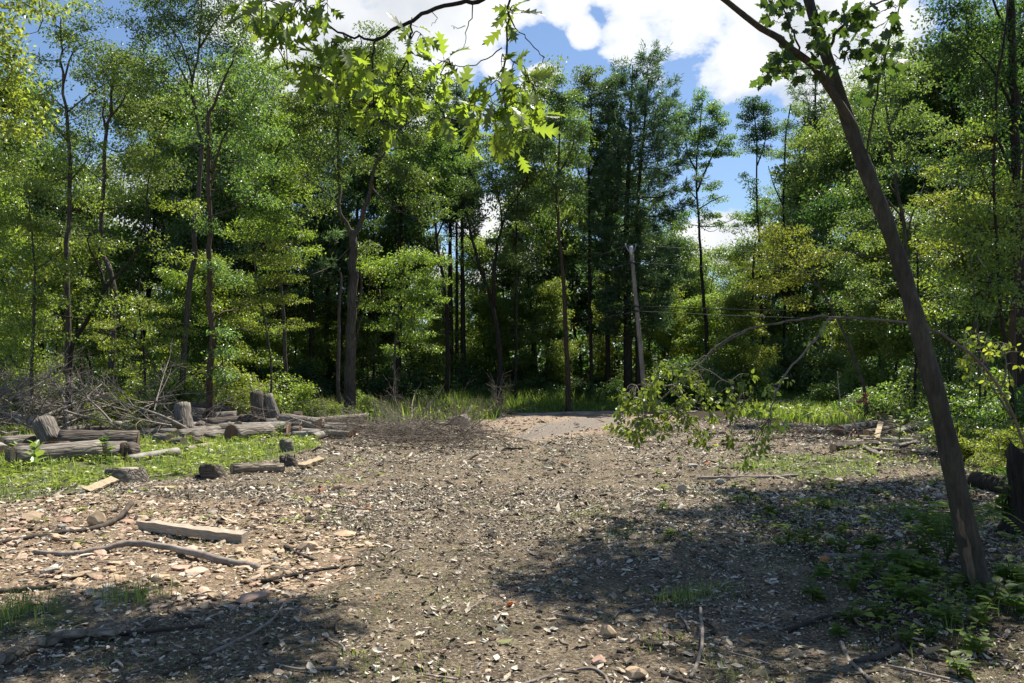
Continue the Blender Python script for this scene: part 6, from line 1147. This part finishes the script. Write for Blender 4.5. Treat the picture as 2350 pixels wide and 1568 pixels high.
# ================================================================== rocks one can point to
def rock(X, Y, w_, h_, label, mat, seed, dpt=None, name='rock'):
    q = np.random.default_rng(seed); v, f = rock_template(q, 2); mb = MB(); mb.add(v * [w_, dpt or w_ * .8, h_ * 1.35], f); p = g3(X, Y); p[1] += w_ * .3; p[2] = Gf(p[0], p[1]) + h_ * .42
    o = mb.build(name, M[mat], None, p); o.rotation_euler.z = q.uniform(-.5, .5); return tag(o, label, 'rock')
rock(213, 1222, .24, .17, 'squarish tan rock above the dark curved stick', 'rock', 3)
rock(1567, 1138, .17, .15, 'rounded pale rock beside a grass tuft right of the track', 'rock_grey', 8)
rock(1655, 1112, .2, .1, 'pale rock at the edge of the shadow right of the track', 'rock_grey', 6)
rock(572, 1392, .26, .06, 'flat reddish rock at the lower left', 'rock_pink', 5, .3)
rock(1395, 1463, .13, .08, 'round grey brown rock in the lower middle shade', 'rock', 9)
rock(1378, 1528, .12, .05, 'flat pinkish rock at the bottom centre', 'rock_pink', 11)
rock(1460, 1560, .13, .06, 'flat tan rock cut by the bottom edge', 'rock', 12)
rock(355, 1350, .2, .05, 'flat tan stone with a fallen leaf on it', 'rock', 13)
rock(410, 1318, .22, .05, 'flat pinkish stone under the long brown branch', 'rock_pink', 14)
rock(790, 1230, .26, .06, 'long flat pale slab at the right edge of the stones', 'rock', 15, .3)
rock(700, 1262, .25, .08, 'blocky tan slab in the right part of the stones', 'rock', 16)
rock(1590, 1082 - 5, .3, .06, 'flat grey slab lying in the track beyond the rounded pale rock', 'rock_grey', 17, .2)
SG = 'loose stones on the stony patch'; SL = 'loose pale tan or pinkish stone on the stony patch at the left'
tpl = [rock_template(np.random.default_rng(500 + i), 2) for i in range(8)]; sm_ = []
for i, (v, f) in enumerate(tpl):
    mb = MB(); mb.add(v * [1, .8, .42], f); sm_.append(mb.mesh('stone', M[['rock', 'rock_pink', 'rock', 'rock_grey'][i % 4]]))
k = 0
while k < 230:
    X, Y = rs.uniform(-40, 860), rs.uniform(1160, 1410); x, y = gp(X, Y)
    if not zone('stone', x, y): continue
    s = min(.24, rs.lognormal(-2.6, .42)); o = link('stone', sm_[rs.integers(8)], None, (x, y, Gf(x, y) + s * .12)); o.rotation_euler = (rs.normal(0, .12), rs.normal(0, .12), rs.uniform(0, 6.28)); o.scale = (s, s, s * rs.uniform(.7, 1.2)); tag(o, SL, 'stone', SG); k += 1
# ================================================================== fallen leaves one can count
LF = []
for i, (tm, mt) in enumerate(((OAKL, 'dry_tan'), (MAPL, 'dry_tan'), (MAPL, 'dry_orange'), (OAKL, 'dry_pale'))):
    if mt not in M: M[mt] = {'dry_tan': leaf_mat('dry_tan_leaf', (.42, .33, .2), (.3, .22, .1)), 'dry_orange': leaf_mat('dry_orange_leaf', (.5, .2, .06), (.4, .14, .03)), 'dry_pale': leaf_mat('pale_fallen_leaf', (.34, .33, .22), (.4, .4, .2))}[mt]
    mb = MB(); v = tm[0].copy(); v[:, 2] = v[:, 2] * 1.2 + .12 * np.sin(v[:, 0] * 5 + v[:, 1] * 4); mb.add(v, tm[1]); LF.append(mb.mesh('fallen_leaf', M[mt]))
LP_ = [(370, 1352, 3, .2), (385, 1362, 3, .18), (765, 1376, 3, .14), (1240, 1292, 1, .15), (1260, 1300, 0, .15), (1380, 1240, 1, .16), (1480, 1205, 0, .13), (1160, 1440, 3, .2), (1130, 1476, 3, .3), (960, 1480, 0, .2), (1740, 1470, 3, .16), (1690, 1455, 0, .18), (1830, 1480, 3, .17), (1850, 1490, 0, .15), (1885, 1500, 0, .14), (560, 1382, 0, .14), (1060, 1270, 1, .12), (1135, 1245, 0, .14), (1290, 1060, 2, .2), (1620, 1070, 2, .2), (840, 1164, 2, .14), (730, 1130, 2, .13), (1440, 1190, 1, .13), (1650, 1265, 1, .13), (2010, 1270, 2, .15), (1900, 1300, 2, .14), (860, 1215, 1, .13), (1175, 1395, 2, .12), (980, 1405, 1, .13), (1010, 1330, 3, .12), (1500, 1290, 3, .12), (1330, 1330, 1, .12), (640, 1470, 0, .13), (90, 1470, 0, .14), (1480, 1420, 1, .12), (1600, 1180, 1, .14), (1960, 1400, 0, .14), (2080, 1440, 3, .16), (2150, 1480, 0, .15), (1740, 1530, 1, .13), (1560, 1500, 0, .12), (900, 1300, 1, .12)]
FN = ['tan oak leaf', 'tan maple leaf', 'orange maple leaf', 'pale oak leaf']
for X, Y, i, s in LP_:
    p = g3(X, Y, .025); o = link('fallen_leaf', LF[i], None, p); s *= .8; o.scale = (s, s, s); o.rotation_euler = (rs.normal(0, .25), rs.normal(0, .25), rs.uniform(0, 6.28))
    tag(o, f'dry {FN[i]} lying flat on the bare ground', 'leaf', f'fallen {FN[i]} pieces')
# ================================================================== weeds one can count
def weed(name, label, seed, H, nst, ll, tmpl, leaf, per=9, asp=1., droop=.2, wspread=.25, cat='weed', group=None, paired=False):
    q = np.random.default_rng(seed); t = thing(name, label, cat, (0, 0, 0), group); sb, cb = MB(), MB()
    for i in range(nst):
        a = q.uniform(0, 6.28); e = np.array([math.cos(a) * wspread * q.random(), math.sin(a) * wspread * q.random(), H * q.uniform(.6, 1)]); Q = smooth_path([[0, 0, -.02], e * [.3, .3, .55], e], 8); sb.tube(Q, np.linspace(.006, .002, 8) * (1 + H), 4)
        for j in range(per):
            tt = (j + 1.5) / (per + .5); p = Q[min(7, int(tt * 7.5))]; az = j * 2.4 + q.normal(0, .3); d = np.array([math.cos(az), math.sin(az), .35 - droop + q.normal(0, .2)]); s = ll * (1.25 - .6 * tt) * q.uniform(.8, 1.15)
            cb.scatter(tmpl[0], tmpl[1], [p], rot_dn(d[None], np.array([[q.normal(0, .2), q.normal(0, .2), 1.]])), [[s, s * asp, s]], smooth=True)
    sb.build('stem', M['weed'], t); cb.build('foliage', M[leaf], t); return t
def put(t, X, Y, s=1., rz=0.): p = g3(X, Y); t.location = p; t.scale = (s, s, s); t.rotation_euler.z = rz
def puts(t, pts, label, group):
    for i, (X, Y, s) in enumerate(pts):
        if i == 0: put(t, X, Y, s); t['group'] = group
        else: copy_thing(t, list(t.children), g3(X, Y), label, group, (0, 0, rs.uniform(0, 6.28)), s)
put(weed('broad_leaved_weed', 'tall pale weed with broad upright leaves in front of the long pale log', 601, .5, 1, .27, OVATE, 'creeper', 13, .9, -.35, .05), 79, 1090, 1.0)
put(weed('broad_leaved_weed', 'smaller broad leaved weed behind the tall pale one at the left edge', 602, .4, 1, .22, OVATE, 'creeper', 10, .9, -.3, .05), 36, 1062, .9)
put(weed('leafy_sprout', 'leafy sprout in front of the dark hollow cut of the short log', 603, .75, 2, .2, OVATE, 'weed', 9, .9, .1, .2), 241, 1072, 1.0)
put(weed('leafy_sprout', 'bright leafy sprout standing among bolts in the log heap', 604, .7, 3, .2, OVATE, 'creeper', 9, .9, .1, .3), 352, 1003, 1.)
put(weed('leafy_sprout', 'yellow green sprout before the ringed round log end', 605, .45, 2, .2, OVATE, 'creeper', 8, .9, .1, .2), 637, 1015, 1.)
put(weed('leafy_sprout', 'yellow green sprout growing behind the pale sawn blocks', 606, .7, 3, .14, OVATE, 'creeper', 10, .9, .1, .25), 2065, 1030, 1.)
put(weed('broad_leaf_seedling', 'seedling with big glossy leaves in front of the tall dark stump', 607, .85, 3, .2, OVATE, 'weed', 8, 1.1, .1, .3, cat='plant'), 2300, 1215, 1.05)
fern = thing('fern', 'fresh green fern beside the foot of the leaning maple', 'fern', (0, 0, 0)); cb = MB(); q = np.random.default_rng(610)
for i in range(11):
    az = i * .6 + q.normal(0, .15); h = np.array([math.cos(az), math.sin(az), 0]); Q = smooth_path([[0, 0, 0], h * .12 + [0, 0, .28], h * .36 + [0, 0, .40], h * .55 + [0, 0, .3]], 26); cb.tube(Q, np.linspace(.004, .001, 26), 3, False); sdv = np.array([-h[1], h[0], 0])
    for k_ in range(3, 26):
        s = .11 * math.sin(min(1, k_ / 9) * 1.57) * (1 - (k_ / 26) ** 2.2) + .008
        for g_ in (1, -1): cb.scatter(OVATE[0], OVATE[1], [Q[k_]], rot_dn((sdv * g_ + h * .35)[None], np.array([[0, 0, 1.]]) + h * .2), [[s, s * .5, s]])
cb.build('fronds', M['weed'], fern); put(fern, 2175, 1285, 1.15)
fern2 = copy_thing(fern, list(fern.children), g3(2330, 1150), 'small shaded fern behind the leaning maple', None, (0, 0, 1.3), .8)
W1 = 'low broad leaved weed in the shade around the leaning maple'
puts(weed('shade_weed', W1, 620, .22, 4, .13, OVATE, 'weed', 5, 1.25, .15, .2), [(2060, 1300, 1), (2110, 1275, 1.1), (2000, 1330, .9), (1960, 1360, 1), (2050, 1370, 1), (2120, 1400, .9), (2020, 1420, .8), (2170, 1440, .9), (2250, 1440, .9), (1930, 1270, .9), (1990, 1295, .8), (2100, 1335, 1), (2150, 1340, .8), (2320, 1340, 1.1), (2280, 1400, 1), (2200, 1540, .7), (1890, 1330, .7), (2010, 1250, .9), (2130, 1240, 1), (2330, 1420, 1), (2060, 1340, .8), (1950, 1420, .7), (2240, 1490, .7), (2080, 1470, .6)] + [(rs.uniform(1850, 2350), rs.uniform(1150, 1480), rs.uniform(.4, .85)) for _ in range(24)], W1, 'low weeds around the leaning maple')
W2 = 'yellow green seedling weed catching light at the right of the track'
puts(weed('bright_weed', W2, 630, .14, 3, .13, OVATE, 'creeper', 5, 1.3, .1, .14), [(1845, 1255, 1.1), (1810, 1250, .9), (1770, 1185, .9), (1880, 1220, .8), (1560, 1062, .8), (1710, 1055, .9), (1840, 1165, .9), (1985, 1210, .9), (1720, 1150, .7), (2190, 1205, 1), (2270, 1180, .9), (1930, 1230, .8), (1990, 1180, .7), (1800, 1220, .7), (1650, 1070, .7)] + [(rs.uniform(1500, 2050), rs.uniform(1050, 1260), rs.uniform(.5, .9)) for _ in range(34)], W2, 'yellow green weeds right of the track')
bpy.context.view_layer.update()
